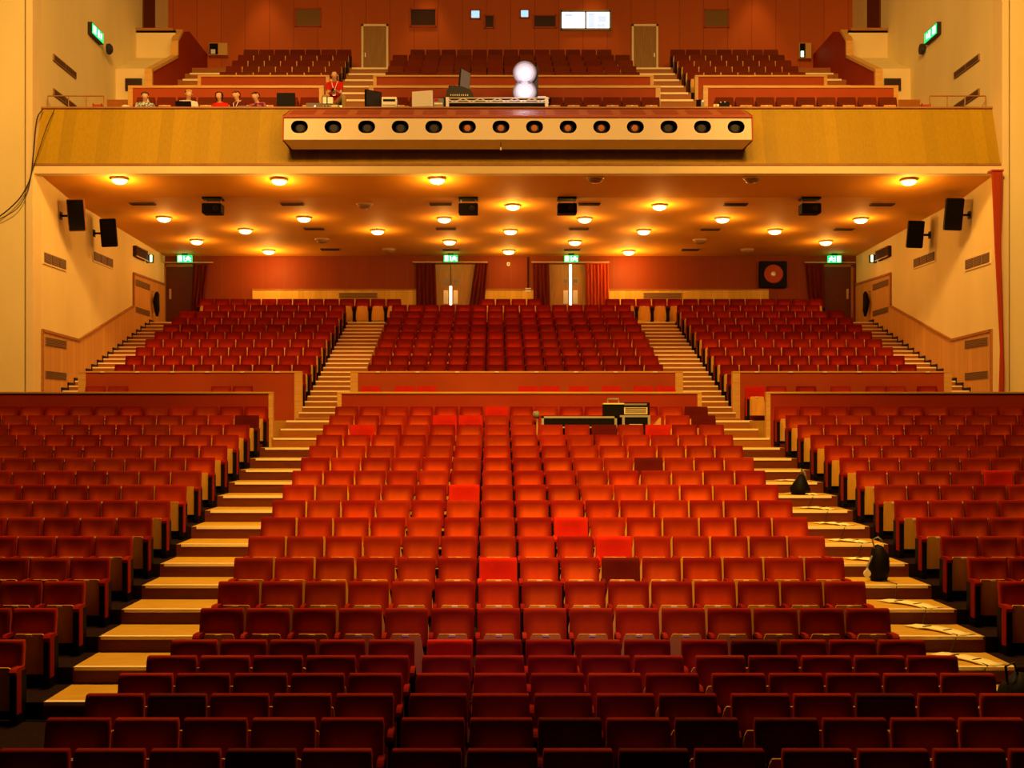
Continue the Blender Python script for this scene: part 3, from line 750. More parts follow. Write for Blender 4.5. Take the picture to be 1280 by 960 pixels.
for (a, b), py in vents:
    x, y = on_ceiling((a+b)/2, py); w = (b-a)*y/1500
    rank = 1+sum(1 for q in vents if abs(q[1]-py) < 4 and q[0][0] < a); rw = ordw(1 if py < 270 else 2 if py < 300 else 3)
    root = empty('ceiling_vent', (x, y, ceil_z(y)), f'narrow dark vent slot, {rw} slot row behind balcony edge, {ordw(rank)} from left', 'vent', 'dark vent slots in the ceiling under the balcony')
    mb = MB(); mb.box(-w/2, w/2, -.13, .13, -.03, .02, 'grille_dark'); lpart(mb, 'frame', root)
    mb = MB()
    for k in range(3): mb.box(-w/2+.02, w/2-.02, -.09+k*.08, -.05+k*.08, -.04, -.028, 'slot_dark')
    lpart(mb, 'slat', root)
for (px, py), nm in (((266.5, 259), 'leftmost'), ((585.5, 259), 'second from left'), ((708.5, 259), 'third from left'), ((1012, 259), 'rightmost')):
    x, y = on_ceiling(px, 250.5)
    root = empty('ceiling_projector', (x, y, ceil_z(y)), f'black box shaped unit on a ceiling bracket under the balcony, {nm}', 'speaker', 'black boxes hanging from the ceiling under the balcony')
    mb = MB(); mb.box(-.26, .26, -.2, .2, -.05, .0, 'black'); lpart(mb, 'ceiling_plate', root)
    mb = MB()
    for s in (-1, 1): mb.box(s*.2-.012, s*.2+.012, -.02, .02, -.2, -.04, 'steel')
    lpart(mb, 'bracket', root)
    mb = MB(); mb.box(-.26, .26, -.22, .2, -.44, -.17, 'black'); lpart(mb, 'housing', root, bevel=.015)
    mb = MB(); mb.lathe([(0, .01), (.07, .01), (.08, 0)], 'black_gloss', (.1, -.22, -.3), 16, 'y'); lpart(mb, 'lens', root)
for (px, py, X, h, nm, sx) in ((96, 269, -11.6, .84, 'nearer one of the left wall', -1), (136, 291, -11.6, .80, 'farther one of the left wall', -1), (1192, 268, 11.6, .84, 'nearer one of the right wall', 1), (1144, 293, 11.6, .78, 'farther one of the right wall', 1)):
    y = (X+.59)*1500/(px-617); z = 3.2+(528-py)*y/1500
    root = empty('wall_speaker', (X, y, z), f'tall dark loudspeaker tilted down below the balcony, {nm}', 'speaker', 'loudspeakers on the side walls under the balcony')
    R = Matrix.Rotation(math.radians(sx*-14), 4, 'Z') @ Matrix.Rotation(math.radians(9), 4, 'X') @ Matrix.Rotation(math.radians(sx*4), 4, 'Y')
    mb = MB(); mb.cbox((0, 0, 0), (.44, .36, h), 'cap_dark' if px == 96 else 'black', R.to_3x3()); lpart(mb, 'cabinet', root, bevel=.02)
    mb = MB(); mb.cbox(R @ Vector((0, -.185, 0)), (.40, .02, h-.05), 'black', R.to_3x3()); lpart(mb, 'grille_cloth', root)
    mb = MB(); mb.tube([(sx*.1, .1, .0), (sx*.47, .1, 0)], .03, 'black', 8); mb.box(*sorted((sx*.44, sx*.47)), .02, .18, -.1, .1, 'black'); lpart(mb, 'wall_bracket', root)
# vents and emergency fittings on the side walls
for sx, nm in ((-1, 'left'), (1, 'right')):
    for (y0, y1, z0, z1, w) in ((30.5, 32.15, 7.24, 7.58, 'nearer'), (34.3, 36.1, 7.80, 8.14, 'farther')):
        root = empty('wall_vent', (sx*HX, y0, z0), f'framed three part air grille in the cream {nm} wall, {w} one', 'vent', 'air grilles in the side walls under the balcony')
        mb = MB(); a, b = sorted((sx*(HX-.03), sx*(HX+.01))); mb.box(a, b, y0, y1, z0, z1, 'cream_pale'); mb.build('frame', root)
        for k in range(3):
            mb = MB(); L0 = y0+.05+k*(y1-y0-.07)/3; a, b = sorted((sx*(HX-.045), sx*(HX-.025)))
            mb.box(a, b, L0, L0+(y1-y0-.07)/3-.05, z0+.05, z1-.05, 'grille_dark')
            a, b = sorted((sx*(HX-.052), sx*(HX-.04)))
            for q in range(5): zz = z0+.08+q*(z1-z0-.14)/4.5; mb.box(a, b, L0+.01, L0+(y1-y0-.07)/3-.06, zz-.007, zz+.007, 'grille')
            mb.build('grille_panel', root)
    root = empty('wall_fitting', (sx*HX, 39, 8.6), f'dark framed wall unit beside a small exit sign, high on {nm} wall', 'vent', 'dark units near the rear corners')
    mb = MB(); a, b = sorted((sx*(HX-.12), sx*(HX+.01))); mb.box(a, b, 38.15, 39.4, 8.50, 8.82, 'slot_dark'); mb.build('housing', root)
    mb = MB(); a, b = sorted((sx*(HX-.14), sx*(HX-.11))); mb.box(a, b, 38.15, 39.4, 8.80, 8.83, 'ply'); mb.box(a, b, 38.15, 39.4, 8.48, 8.51, 'ply'); mb.build('frame', root)
    root = empty('exit_sign', (sx*(HX-.2), 39.6, 8.6), f'green exit sign seen edge on, high on the {nm} side wall', 'exit sign')
    mb = MB(); a, b = sorted((sx*(HX-.22), sx*(HX-.0))); mb.box(a, b, 39.6, 39.75, 8.48, 8.74, 'dark_grey'); mb.build('housing', root)
    mb = MB(); a, b = sorted((sx*(HX-.20), sx*(HX-.13))); mb.box(a, b, 39.585, 39.60, 8.50, 8.72, 'exit_white'); mb.build('face', root)
    # exit sign on the upper side wall near the balcony
    root = empty('exit_sign', (sx*(HX-.1), 34.7, 14.4), f'green exit sign with round lamp beneath, on cream {nm} wall above balcony', 'exit sign')
    mb = MB(); a, b = sorted((sx*(HX-.12), sx*(HX+.01))); mb.box(a, b, 33.9, 34.9, 14.18, 14.52, 'dark_grey'); mb.build('housing', root)
    mb = MB(); a, b = sorted((sx*(HX-.135), sx*(HX-.12))); mb.box(a, b, 33.93, 34.87, 14.21, 14.49, 'exit_green'); mb.build('face', root)
    mb = MB(); a, b = sorted((sx*(HX-.145), sx*(HX-.135)))
    mb.box(a, b, 34.0, 34.2, 14.25, 14.45, 'exit_white'); mb.box(a, b, 34.4, 34.5, 14.25, 14.45, 'exit_white'); mb.box(a, b, 34.62, 34.7, 14.27, 14.42, 'exit_white'); mb.build('pictogram', root)
    mb = MB(); mb.lathe([(0, .0), (.15, 0), (.16, .08), (.1, .14), (0, .14)], 'dark_grey', (sx*(HX-.14), 35.2, 14.15), 16, 'x'); mb.build('round_lamp', root)
    # small speaker behind the guard rail
    px, py = (123, 118) if sx < 0 else (1156, 121)
    p = at(px, py, 32.4)
    root = empty('stage_monitor', (p.x, p.y, 11.15), f'small brown wedge speaker standing on the balcony at the {nm} end', 'speaker')
    mb = MB(); mb.prism_x([(-.15, 0), (-.2, .35), (-.1, .62), (.15, .55), (.2, 0)], -.12, .12, 'box_trim'); lpart(mb, 'cabinet', root, bevel=.02)
    mb = MB(); mb.box(-.1, .1, -.215, -.19, .08, .33, 'black'); lpart(mb, 'grille_cloth', root)
    mb = MB(); a, b = sorted((sx*10.7, sx*11.75)); mb.box(a, b, 31.2, 32.3, 10.4, 11.24, 'cap_dark'); struct(mb, 'trim_%d' % (4 if sx < 0 else 5))

# ------------------------------------------------------------------ rear doors and curtains, exit signs
YB = 41.87
def curtain(xa0, xb0, xa1, xb1, z0, z1, y, mat, label, n=7, amp=.06):
    root = empty('curtain', ((xa0+xb0)/2, y, z0), label, 'curtain', 'curtains at the rear doors')
    mb = MB(); cols = n*6; rows = 6; v = []; 
    for r in range(rows+1):
        t = r/rows; a = xa0+(xa1-xa0)*t; b = xb0+(xb1-xb0)*t
        for c in range(cols+1):
            u = c/cols; v.append((a+(b-a)*u, y+amp*math.sin(u*n*2*PI)*(.5+.5*t)+.02*math.sin(u*17+r), z1+(z0-z1)*t))
    k = cols+1; f = [(r*k+c, r*k+c+1, (r+1)*k+c+1, (r+1)*k+c) for r in range(rows) for c in range(cols)]
    b = len(v); v += [(p[0], p[1]+.012, p[2]) for p in v]; f += [tuple(b+i for i in reversed(q)) for q in f]
    mb.add(v, f, mat); mb.build('cloth', root, smooth=True)
    mb = MB(); mb.box(min(xa0, xb0), max(xa0, xb0), y-.02, y+.02, z1, z1+.04, mat); mb.build('heading', root); return root
def X(px, Y=YB): return -.59+(px-617)*Y/1500
def exit_sign(px, py, w, h, Y, label, mirror=1):
    p = at(px, py, Y); root = empty('exit_sign', p, label, 'exit sign', 'lit exit signs above the rear doors')
    mb = MB(); mb.box(-w/2, w/2, -.05, .05, -h/2, h/2, 'exit_green'); lpart(mb, 'face', root)
    mb = MB(); q = -mirror
    a, b = sorted((q*w*.42, q*w*.18)); mb.box(a, b, -.065, -.05, -h*.4, h*.4, 'exit_white')
    mb.box(q*w*.02-.015, q*w*.02+.015, -.065, -.05, -h*.36, h*.36, 'exit_white')
    hx_ = -q*w*.26
    mb.tube([(hx_, -.06, h*.32), (hx_, -.06, h*.26)], .035, 'exit_white', 8)
    mb.tube([(hx_, -.06, h*.2), (hx_+.02*q, -.06, -h*.05)], .035, 'exit_white', 6)
    mb.tube([(hx_-.09, -.06, h*.02), (hx_, -.06, h*.14), (hx_+.09, -.06, h*.02)], .016, 'exit_white', 6)
    mb.tube([(hx_-.1, -.06, -h*.38), (hx_-.01, -.06, -h*.08), (hx_+.09, -.06, -h*.36)], .02, 'exit_white', 6)
    lpart(mb, 'pictogram', root)
    mb = MB(); mb.box(-.1, .1, -.02, .02, h/2, h/2+.1, 'dark_grey'); lpart(mb, 'bracket', root)
    light('exit_glow', 'POINT', (p.x, p.y-.12, p.z+.24), 3, color=(.02, 1, .12), shadow_soft_size=.05)
    return root
for n_, (a, b, ca, cb, gap, ml) in enumerate((((544.6, 596), (520.5, 544.6, 520.5, 546), (594, 610, 585, 604), 563, 'door_1', 'curtain_dark'), ((684.5, 735), (667, 685.5, 668, 687), (732, 760, 735, 762), 713, 'door_2', 'curtain_dark'))) if False else []: pass
DOORS = [('door_1', 544.0, 596.0, 563.5), ('door_2', 684.0, 736.0, 713.0)]
for nm, a, b, g in DOORS:
    root = empty(nm, (X(g), YB, 6.53)); root['kind'] = 'structure'
    za, zb = 6.50, 8.70
    for (p, q) in ((X(a), X(g)-.012), (X(g)+.012, X(b))):
        mb = MB(); mb.box(p, q, YB-.06, YB-.005, za, zb, 'door_wood'); lf = mb.build('door_leaf', root)
    s = .27
    for k in (-1, 1):
        xc = X(g)+k*s*.62
        mb = MB(); mb.box(xc-.11, xc+.11, YB-.075, YB-.06, 7.42+.6, 7.62+.6, 'mid_grey'); mb.box(xc-.07, xc+.07, YB-.08, YB-.07, 7.46+.6, 7.58+.6, 'window_light' if 0 else 'window_dim'); mb.build('viewing_window', root)
        mb = MB(); mb.box(xc-.08, xc+.08, YB-.075, YB-.06, 7.33, 7.80, 'silver'); mb.build('push_plate', root)
    mb = MB(); z1 = 7.95 if nm == 'door_1' else zb
    mb.box(X(g)-.011-(.03 if nm == 'door_2' else .03), X(g)+.011+(.03 if nm == 'door_2' else .03), YB-.064, YB-.02, za, z1, 'door_light'); mb.build('light_gap', root)
curtain(X(520.5), X(544.6), X(521), X(547), 6.53, 8.70, YB-.18, 'curtain_dark', 'dark gathered curtain left of the left rear double door', 5)
curtain(X(594), X(610), X(583), X(603), 6.53, 8.70, YB-.18, 'curtain_dark', 'dark red curtain drawn back right of left rear double door', 4)
curtain(X(666.5), X(686), X(667), X(688), 6.53, 8.70, YB-.18, 'curtain_dark', 'dark gathered curtain left of the right rear double door', 4)
curtain(X(731), X(760), X(733), X(761), 6.53, 8.70, YB-.18, 'curtain_red', 'bright red pleated curtain right of the right rear door', 7)
for a, b, w in ((516, 609.5, 'left'), (664, 761, 'right')):
    root = empty('curtain_rail', (X(a), YB-.18, 8.72), f'thin pale curtain rail above the {w} rear double door', 'rail', 'curtain rails at the rear doors')
    mb = MB(); mb.box(X(a), X(b), YB-.22, YB-.14, 8.745, 8.785, 'fixture'); mb.build('rail', root)
    for x in (X(a)+.05, X(b)-.05): mb = MB(); mb.box(x-.02, x+.02, YB-.2, YB, 8.75, 8.79, 'fixture'); mb.build('bracket', root)
exit_sign(563.5, 323.2, .48, .22, 41.3, 'green lit exit sign above the left rear double door')
exit_sign(714, 323.5, .48, .22, 41.3, 'green lit exit sign above the right rear double door')
exit_sign(231, 323.5, .50, .24, 41.3, 'green lit exit sign above the dark door in the left rear corner')
exit_sign(1043, 324, .46, .24, 41.3, 'green lit exit sign above the dark door in the right rear corner', -1)
for sx, n_, a, b in ((-1, 3, 208, 251), (1, 4, 1020, 1063)):
    root = empty('door_%d' % n_, (X((a+b)/2), YB, 6.53)); root['kind'] = 'structure'
    mb = MB(); mb.box(X(a), X(b), YB-.06, YB, 6.5, 8.62, 'door_dark'); mb.build('door_leaf', root)
    mb = MB(); x0, x1 = X(a)-.08, X(b)+.08; mb.box(x0, x0+.08, YB-.08, YB, 6.5, 8.7, 'cap_dark'); mb.box(x1-.08, x1, YB-.08, YB, 6.5, 8.7, 'cap_dark'); mb.box(x0, x1, YB-.08, YB, 8.62, 8.72, 'cap_dark'); mb.build('door_frame', root)
    xp = X(213.5) if sx < 0 else X(1058.5)
    mb = MB(); mb.box(xp-.035, xp+.035, YB-.085, YB-.06, 7.50, 7.85, 'fixture'); mb.build('push_plate', root)
    if sx < 0: curtain(X(243), X(262), X(240), X(252), 6.53, 8.66, YB-.2, 'curtain_dark', 'dark curtain hanging open beside the left rear corner door', 4)
    else: curtain(X(1006), X(1028), X(1013), X(1030), 6.53, 8.66, YB-.2, 'curtain_dark', 'dark curtain hanging open beside the right rear corner door', 4)
    xa, xb = (X(205), X(268)) if sx < 0 else (X(1004), X(1068))
    root = empty('curtain_rail', (xa, YB-.2, 8.7), f'thin rail above the dark {"left" if sx<0 else "right"} rear corner door', 'rail', 'curtain rails at the rear doors')
    mb = MB(); mb.box(xa, xb, YB-.24, YB-.17, 8.735, 8.77, 'fixture'); mb.build('rail', root)
    # extinguisher-like dark hanging thing on the side wall by the corner
    root = empty('coat', (sx*(HX-.2), 40.2, 6.6), f'dark jacket hanging on the {"left" if sx<0 else "right"} wall by the rear corner', 'jacket')
    mb = MB(); mb.tube([(0, 0, .98), (sx*.0, -.02, .9), (sx*.02, -.05, .65), (sx*-.0, -.02, .35), (0, 0, .15)], [.03, .08, .11, .09, .04], 'black', 10); lpart(mb, 'cloth', root, True)
    mb = MB(); mb.tube([(0, 0, .96), (sx*.18, 0, 1.0)], .02, 'steel', 6); lpart(mb, 'hook', root)
# vents in the pale strip, wall picture, junction box, clock dot
for a, b, w in ((424, 472, 'left'), (804, 852, 'right')):
    root = empty('strip_vent', (X(a), YB-.06, 7.6), f'long grille in the pale wooden strip of rear wall, {w} one', 'vent', 'grilles in the pale strip of the rear wall')
    mb = MB(); mb.box(X(a), X(b), YB-.07, YB-.045, 7.52, 7.72, 'grille'); mb.build('frame', root)
    mb = MB()
    for k in range(4): mb.box(X(a)+.04, X(b)-.04, YB-.08, YB-.068, 7.545+k*.045, 7.56+k*.045, 'grille_dark')
    mb.build('slat', root)
root = empty('bass_speaker', (X(965), YB-.1, 8.35), 'square black speaker with a round red cone on the rear wall', 'speaker')
mb = MB(); mb.box(-.47, .47, -.12, .095, -.45, .45, 'black'); lpart(mb, 'cabinet', root, bevel=.015)
mb = MB(); mb.lathe([(.30, 0), (.33, .03), (.28, .03), (.24, .0), (.1, -.03), (.0, -.03)], 'box_trim', (0, -.125, 0), 28, 'y'); lpart(mb, 'cone', root, True)
mb = MB(); mb.lathe([(.09, 0), (.07, .04), (0, .05)], 'plate', (0, -.12, 0), 16, 'y'); lpart(mb, 'dust_cap', root, True)
root = empty('junction_box', (X(660), YB-.04, 7.8), 'white junction box with a dark conduit on the rear wall between doors', 'junction box')
mb = MB(); mb.box(-.1, .1, -.04, .04, -.05, .08, 'white_plastic'); lpart(mb, 'box', root)
mb = MB(); mb.tube([(0, 0, .08), (0, 0, 1.16)], .03, 'slot_dark', 8); lpart(mb, 'conduit', root)
root = empty('wall_sensor', (X(635.5), YB-.03, 8.72), 'small white sensor on the rear wall below the ceiling', 'sensor')
mb = MB(); mb.box(-.05, .05, -.03, .03, -.06, .06, 'white_plastic'); lpart(mb, 'body', root, bevel=.01)
mb = MB(); mb.lathe([(0, .012), (.02, .01), (.025, 0)], 'dark_grey', (0, -.03, 0), 10, 'y'); lpart(mb, 'lens', root)

# right curtain strip and left hanging cables at the balcony ends
root = empty('curtain', (11.85, 29.8, 3.3), 'narrow red curtain hanging down the right edge below the balcony', 'curtain')
mb = MB(); mb.prism_y([(11.72, 9.4), (11.98, 9.4), (11.94, 7.5), (12.02, 4.5), (12.0, 3.25), (11.88, 3.25), (11.93, 5), (11.80, 7.5)], 29.62, 29.68, 'curtain_red')
mb.prism_y([(11.78, 9.35), (11.9, 9.35), (11.9, 7.5), (11.98, 4.5), (11.96, 3.25), (11.93, 3.25), (11.94, 5), (11.86, 7.5)], 29.57, 29.62, 'curtain_red'); mb.build('cloth', root)
mb = MB(); mb.box(11.7, 12.0, 29.6, 29.9, 9.4, 9.44, 'box_trim'); mb.build('heading', root)
def cable(name, pts, r, mat, label, cat='cable'):
    mb = MB(); P0 = [Vector(p) for p in pts]; out = []
    for i in range(len(P0)-1):
        a, b, c, d = P0[max(i-1, 0)], P0[i], P0[i+1], P0[min(i+2, len(P0)-1)]
        for k in range(6):
            t = k/6; out.append(.5*((2*b)+(c-a)*t+(2*a-5*b+4*c-d)*t*t+(3*b-a-3*c+d)*t**3))
    out.append(P0[-1]); mb.tube(out, r, mat, 6)
    o = mb.build(name, smooth=True); return tag(o, label, cat)
q = lambda x, y, Y=29.75: at(x, y, Y)
cable('cable', [q(54, 136, 30.3), q(46, 150), q(42, 190), q(38, 222), q(26, 246), q(8, 264), q(-8, 275)], .016, 'cable_dark', 'black cable looping from the balcony corner down the left wall')
cable('cable', [q(68, 137, 30.3), q(58, 160, 29.9), q(48, 190), q(40, 215), q(34, 240), q(20, 262), q(-8, 277)], .011, 'cable_dark', 'thinner black cable beside it on the balcony\'s left corner')

# ------------------------------------------------------------------ balcony rear wall: doors, projection windows
YW = 42.3
for n_, (a, b) in enumerate(((452, 485.5), (789.5, 822.5))):
    root = empty('door_%d' % (7+n_), (X((a+b)/2, YW), YW, 15.05)); root['kind'] = 'structure'
    x0, x1 = X(a, YW), X(b, YW); zt = 3.2+(528-31)*YW/1500
    mb = MB(); mb.box(x0+.07, x1-.07, YW-.06, YW, 15.05, zt-.07, 'door_wood'); mb.build('door_leaf', root)
    mb = MB(); mb.box(x0, x0+.07, YW-.08, YW, 15.05, zt, 'nosing'); mb.box(x1-.07, x1, YW-.08, YW, 15.05, zt, 'nosing'); mb.box(x0, x1, YW-.08, YW, zt-.07, zt, 'nosing'); mb.build('door_frame', root)
    mb = MB(); xh = x0+.14 if n_ == 0 else x1-.14; mb.box(xh-.02, xh+.02, YW-.1, YW-.06, 16.05, 16.2, 'steel'); mb.build('handle', root)
WINS = [(369.5, 401, 11.5, 33, 'window_dim'), (513, 545, 11.5, 33, 'window_dark'), (588.5, 600, 13, 23.5, 'window_blue'), (606, 617.5, 19.5, 35, 'window_dark'), (650.5, 661, 12.5, 22.5, 'window_blue'), (667, 695, 19.5, 34.5, 'window_dark'), (880, 910.5, 12.5, 34, 'window_dim')]
for n_, (a, b, t, d, mat) in enumerate(WINS):
    root = empty('window_%d' % (n_+1), (X(a, YW), YW, 17)); root['kind'] = 'structure'
    z0, z1 = 3.2+(528-d)*YW/1500, 3.2+(528-t)*YW/1500
    mb = MB(); mb.box(X(a, YW), X(b, YW), YW-.03, YW, z0, z1, mat); mb.build('pane', root)
    mb = MB(); x0, x1 = X(a, YW), X(b, YW)
    for bx in ((x0-.03, x0+.02, z0-.03, z1+.03), (x1-.02, x1+.03, z0-.03, z1+.03), (x0, x1, z0-.03, z0+.02), (x0, x1, z1-.02, z1+.03)): mb.box(bx[0], bx[1], YW-.05, YW, bx[2], bx[3], 'box_trim')
    mb.build('frame', root)
root = empty('window_8', (X(702, YW), YW, 17)); root['kind'] = 'structure'
z0, z1 = 3.2+(528-36.5)*YW/1500, 3.2+(528-15)*YW/1500
for a, b in ((702.5, 731), (733, 761.5)):
    mb = MB(); mb.box(X(a, YW), X(b, YW), YW-.03, YW, z0, z1, 'window_light'); mb.build('pane', root)
mb = MB(); x0, x1, xm = X(701, YW), X(763, YW), X(732, YW)
for bx in ((x0-.03, x0+.04, z0-.05, z1+.05), (x1-.04, x1+.03, z0-.05, z1+.05), (xm-.03, xm+.03, z0, z1), (x0, x1, z0-.06, z0+.02), (x0, x1, z1-.02, z1+.05)): mb.box(bx[0], bx[1], YW-.07, YW, bx[2], bx[3], 'mid_grey')
mb.build('frame', root)
mb = MB()
for (a, b, t, d) in ((735, 744, 17, 35), (747, 758, 20, 28), (746, 757, 30, 35), (706, 716, 18, 21)): mb.box(X(a, YW), X(b, YW), YW-.034, YW-.03, 3.2+(528-d)*YW/1500, 3.2+(528-t)*YW/1500, 'window_shape')
mb.build('equipment_silhouette', root)
for (a, b, t, d, w) in ((262, 285, 55, 70, 'left'), (998, 1013, 55, 74, 'right')):
    p = at((a+b)/2, (t+d)/2, 42.1); ww = (b-a)*42.1/1500; hh = (d-t)*42.1/1500
    root = empty('wall_cupboard', p, f'small pale cupboard with a lamp on the {w} of balcony rear wall', 'cupboard')
    mb = MB(); mb.box(-ww/2, ww/2, -.12, .2, -hh/2, hh/2, 'ply'); lpart(mb, 'body', root)
    mb = MB(); s = -1 if w == 'left' else 1
    mb.box(-ww/2+.02, .0, -.135, -.115, -hh/2+.02, hh/2-.02, 'black'); lpart(mb, 'door', root)
    mb = MB(); mb.box(-ww*.38, -ww*.14, -.15, -.13, -hh*.42, -hh*.05, 'exit_white' if s > 0 else 'plate'); lpart(mb, 'lamp', root)

# ------------------------------------------------------------------ control position on the balcony
DZ = 11.215   # desk top
root = empty('control_desk', (-.6, 30.95, 10.45), 'long dark desk standing behind the balcony front under the equipment', 'desk')
mb = MB(); mb.box(-9.6, 6.6, 30.74, 31.05, DZ-.04, DZ, 'dark_grey'); mb.build('desk_top', root)
for x in (-9.4, -6, -2.6, .8, 3.6, 6.4): mb = MB(); mb.box(x-.03, x+.03, 30.8, 31.1, 10.45, DZ-.04, 'black'); mb.build('leg', root)
def laptop(px0, px1, py0, mat, label, glow=False, Y=30.92):
    xa, xb = X(px0, Y), X(px1, Y); h = (136.0-py0)*Y/1500; h = min(h, .26) if h < .3 else h
    root = empty('laptop', ((xa+xb)/2, Y, DZ), label, 'laptop', 'laptops on the control desk'); w = (xb-xa)/2
    mb = MB(); mb.box(-w, w, .0, .24, 0, .02, mat); lpart(mb, 'base', root)
    hh = (136.5-py0)*Y/1500
    mb = MB(); mb.add([(-w, -.07, hh), (w, -.07, hh), (w, .0, .01), (-w, .0, .01), (-w, -.055, hh), (w, -.055, hh), (w, .015, .01), (-w, .015, .01)], [(0, 1, 2, 3), (7, 6, 5, 4), (0, 4, 5, 1), (1, 5, 6, 2), (2, 6, 7, 3), (3, 7, 4, 0)], mat); lid = lpart(mb, 'lid', root)
    if glow:
        mb = MB(); zc = hh*.42; mb.lathe([(0, .0), (.035, 0), (.038, -.004), (0, -.004)], 'apple_glow', (0.02, -.055, zc), 12, 'y'); mb.lathe([(0, .0), (.014, 0), (.016, -.004), (0, -.004)], 'apple_glow', (0.03, -.055, zc+.045), 8, 'y'); lpart(mb, 'logo', root).parent = lid
    return root
laptop(220, 239.5, 124.5, 'black', 'open black laptop before the blond person in white')
laptop(271, 288, 131.3, 'silver', 'low silver laptop before the dark haired woman in red')
laptop(298, 314.5, 130.3, 'silver', 'silver laptop with glowing logo before the person in dark maroon', True)
laptop(383, 402.5, 127, 'mid_grey', 'grey laptop with glowing round logo beside the black monitor', True)
laptop(334, 345, 132, 'black', 'small black laptop before the person in purple')
def monitor(px0, px1, py0, mat, back, label, rz=0, Y=31.0, tilt=0, stand=True, base=DZ):
    xa, xb = X(px0, Y), X(px1, Y); w = (xb-xa)/2/max(.35, math.cos(rz)); zt = 3.2+(528-py0)*Y/1500
    root = empty('monitor', ((xa+xb)/2, Y, base), label, 'monitor', rz=rz)
    H = zt-base
    mb = MB(); R = Matrix.Rotation(tilt, 3, 'Y'); mb.cbox((0, 0, .06+(H-.06)/2+.03), (2*w, .05, H-.10), mat, R); lpart(mb, 'screen_housing', root, bevel=.008)
    mb = MB(); mb.cbox((0, -.028, .06+(H-.06)/2+.03), (2*w-.05, .01, H-.15), back, R); lpart(mb, 'back_panel', root)
    mb = MB(); mb.box(-.03, .03, -.02, .03, .01, .2, mat); mb.box(-.12, .12, -.08, .1, 0, .015, mat); lpart(mb, 'stand', root)
    return root
m1 = monitor(346, 369, 116.8, 'black', 'black', 'black monitor seen from behind with a round pale logo')
mb = MB(); mb.lathe([(0, 0), (.045, 0), (.05, -.006), (0, -.006)], 'plate', (0, -.03, .22), 14, 'y'); lpart(mb, 'logo', m1)
monitor(457, 476, 114, 'black', 'dark_grey', 'black monitor turned sideways next to the balcony aisle', rz=math.radians(38))
monitor(515, 541, 114.5, 'white_plastic', 'white_plastic', 'white backed monitor angled beside the truss', rz=math.radians(-16))
monitor(574, 586.5, 88, 'dark_grey', 'mid_grey', 'tilted dark monitor rising above the mixing console', rz=math.radians(50), Y=31.9, tilt=math.radians(7), base=11.75)
# person's chair/case, white box etc.
def boxy(name, px0, px1, py0, py1, Y, depth, mat, label, cat, parts=()):
    a, b = at(px0, py1, Y), at(px1, py0, Y); root = empty(name, ((a.x+b.x)/2, Y, a.z), label, cat)
    w = (b.x-a.x)/2; h = b.z-a.z
    mb = MB(); mb.box(-w, w, 0, depth, 0, h, mat); lpart(mb, 'body', root, bevel=.01)
    for nm, (u0, u1, v0, v1), mm in parts:
        mb = MB(); mb.box(-w+2*w*u0, -w+2*w*u1, -.012, .003, h*v0, h*v1, mm); lpart(mb, nm, root)
    return root
PB = 136.6
boxy('printer', 477, 496, 121, PB-.6, 30.95, .3, 'white_plastic', 'white box with a black slot between two monitors on the desk', 'printer', (('slot', (.1, .9, .62, .8), 'black'), ('tray', (.05, .95, .28, .34), 'mid_grey')))
boxy('audio_interface', 403, 424, 130.5, PB-.6, 30.95, .25, 'mid_grey', 'flat grey mixer with small knobs before the seated bald man', 'mixer', (('knob', (.1, .2, .3, .7), 'black'), ('knob', (.3, .4, .3, .7), 'black'), ('display', (.55, .9, .25, .75), 'tape_yellow')))
boxy('paper_box', 403.5, 416, 121.3, 130.4, 31.0, .12, 'white_plastic', 'white sheet held upright in a black frame on the mixer', 'paper', (('frame', (0, 1, 0, .1), 'black'), ('strap', (.38, .48, 0, 1), 'black')))
boxy('cable_heap', 364, 382, 133.6, PB-.6, 30.9, .15, 'plate', 'white cables and adapters lying right of the black monitor', 'cable', (('plug', (.1, .3, .2, .9), 'black'), ('plug', (.6, .75, .3, 1), 'mid_grey')))
boxy('power_adapter', 500, 512, 132.5, PB-.6, 30.9, .12, 'cap_wood', 'small brown adapters between white box and white monitor', 'adapter', (('plug', (.3, .6, .1, .7), 'plate'),))
boxy('rack_unit', 541.5, 554.5, 122.5, PB-.6, 31.0, .25, 'mid_grey', 'small cluttered grey rack unit left of the truss', 'rack unit', (('display', (.1, .5, .7, .95), 'shirt_red'), ('panel', (.1, .9, .08, .3), 'ply'), ('panel', (.1, .9, .4, .55), 'plate')))
boxy('black_case', 899, 912, 127, PB-.6, 30.95, .25, 'black', 'square black case on the balcony front near the right aisle', 'case', (('clasp', (.1, .2, .85, .95), 'plate'), ('clasp', (.5, .6, .9, 1), 'plate')))
boxy('cloth_roll', 892, 899, 130, PB-.6, 30.95, .12, 'tape_yellow', 'yellowish cloth roll leaning on the black case', 'cloth', (('strap', (.3, .6, 0, 1), 'ply'),))
boxy('coil', 850, 872, 134, PB-.6, 30.9, .12, 'mid_grey', 'thin grey coil of cable lying near the right balcony aisle', 'cable', (('plug', (.6, .9, .2, .8), 'black'),))
boxy('microphone_stand_base', 876.5, 880.5, 125, PB-.6, 30.9, .06, 'mid_grey', 'short grey stand head beside the right balcony aisle', 'stand', (('knob', (.2, .8, .75, 1), 'plate'),))
boxy('shoulder_bag', 196, 215, 133, PB-.6, 30.9, .15, 'black', 'flat black bag between the plaid shirt and the blond person', 'bag', (('strap', (.2, .3, 0, 1), 'dark_grey'),))
a = at(171, 137, 31.9)
root = empty('white_cloth', (at(171, 120, 31.8).x, 31.8, 11.15), 'white cloth heaped over a wooden box at the left balcony end', 'cloth')
mb = MB(); v = []
import itertools
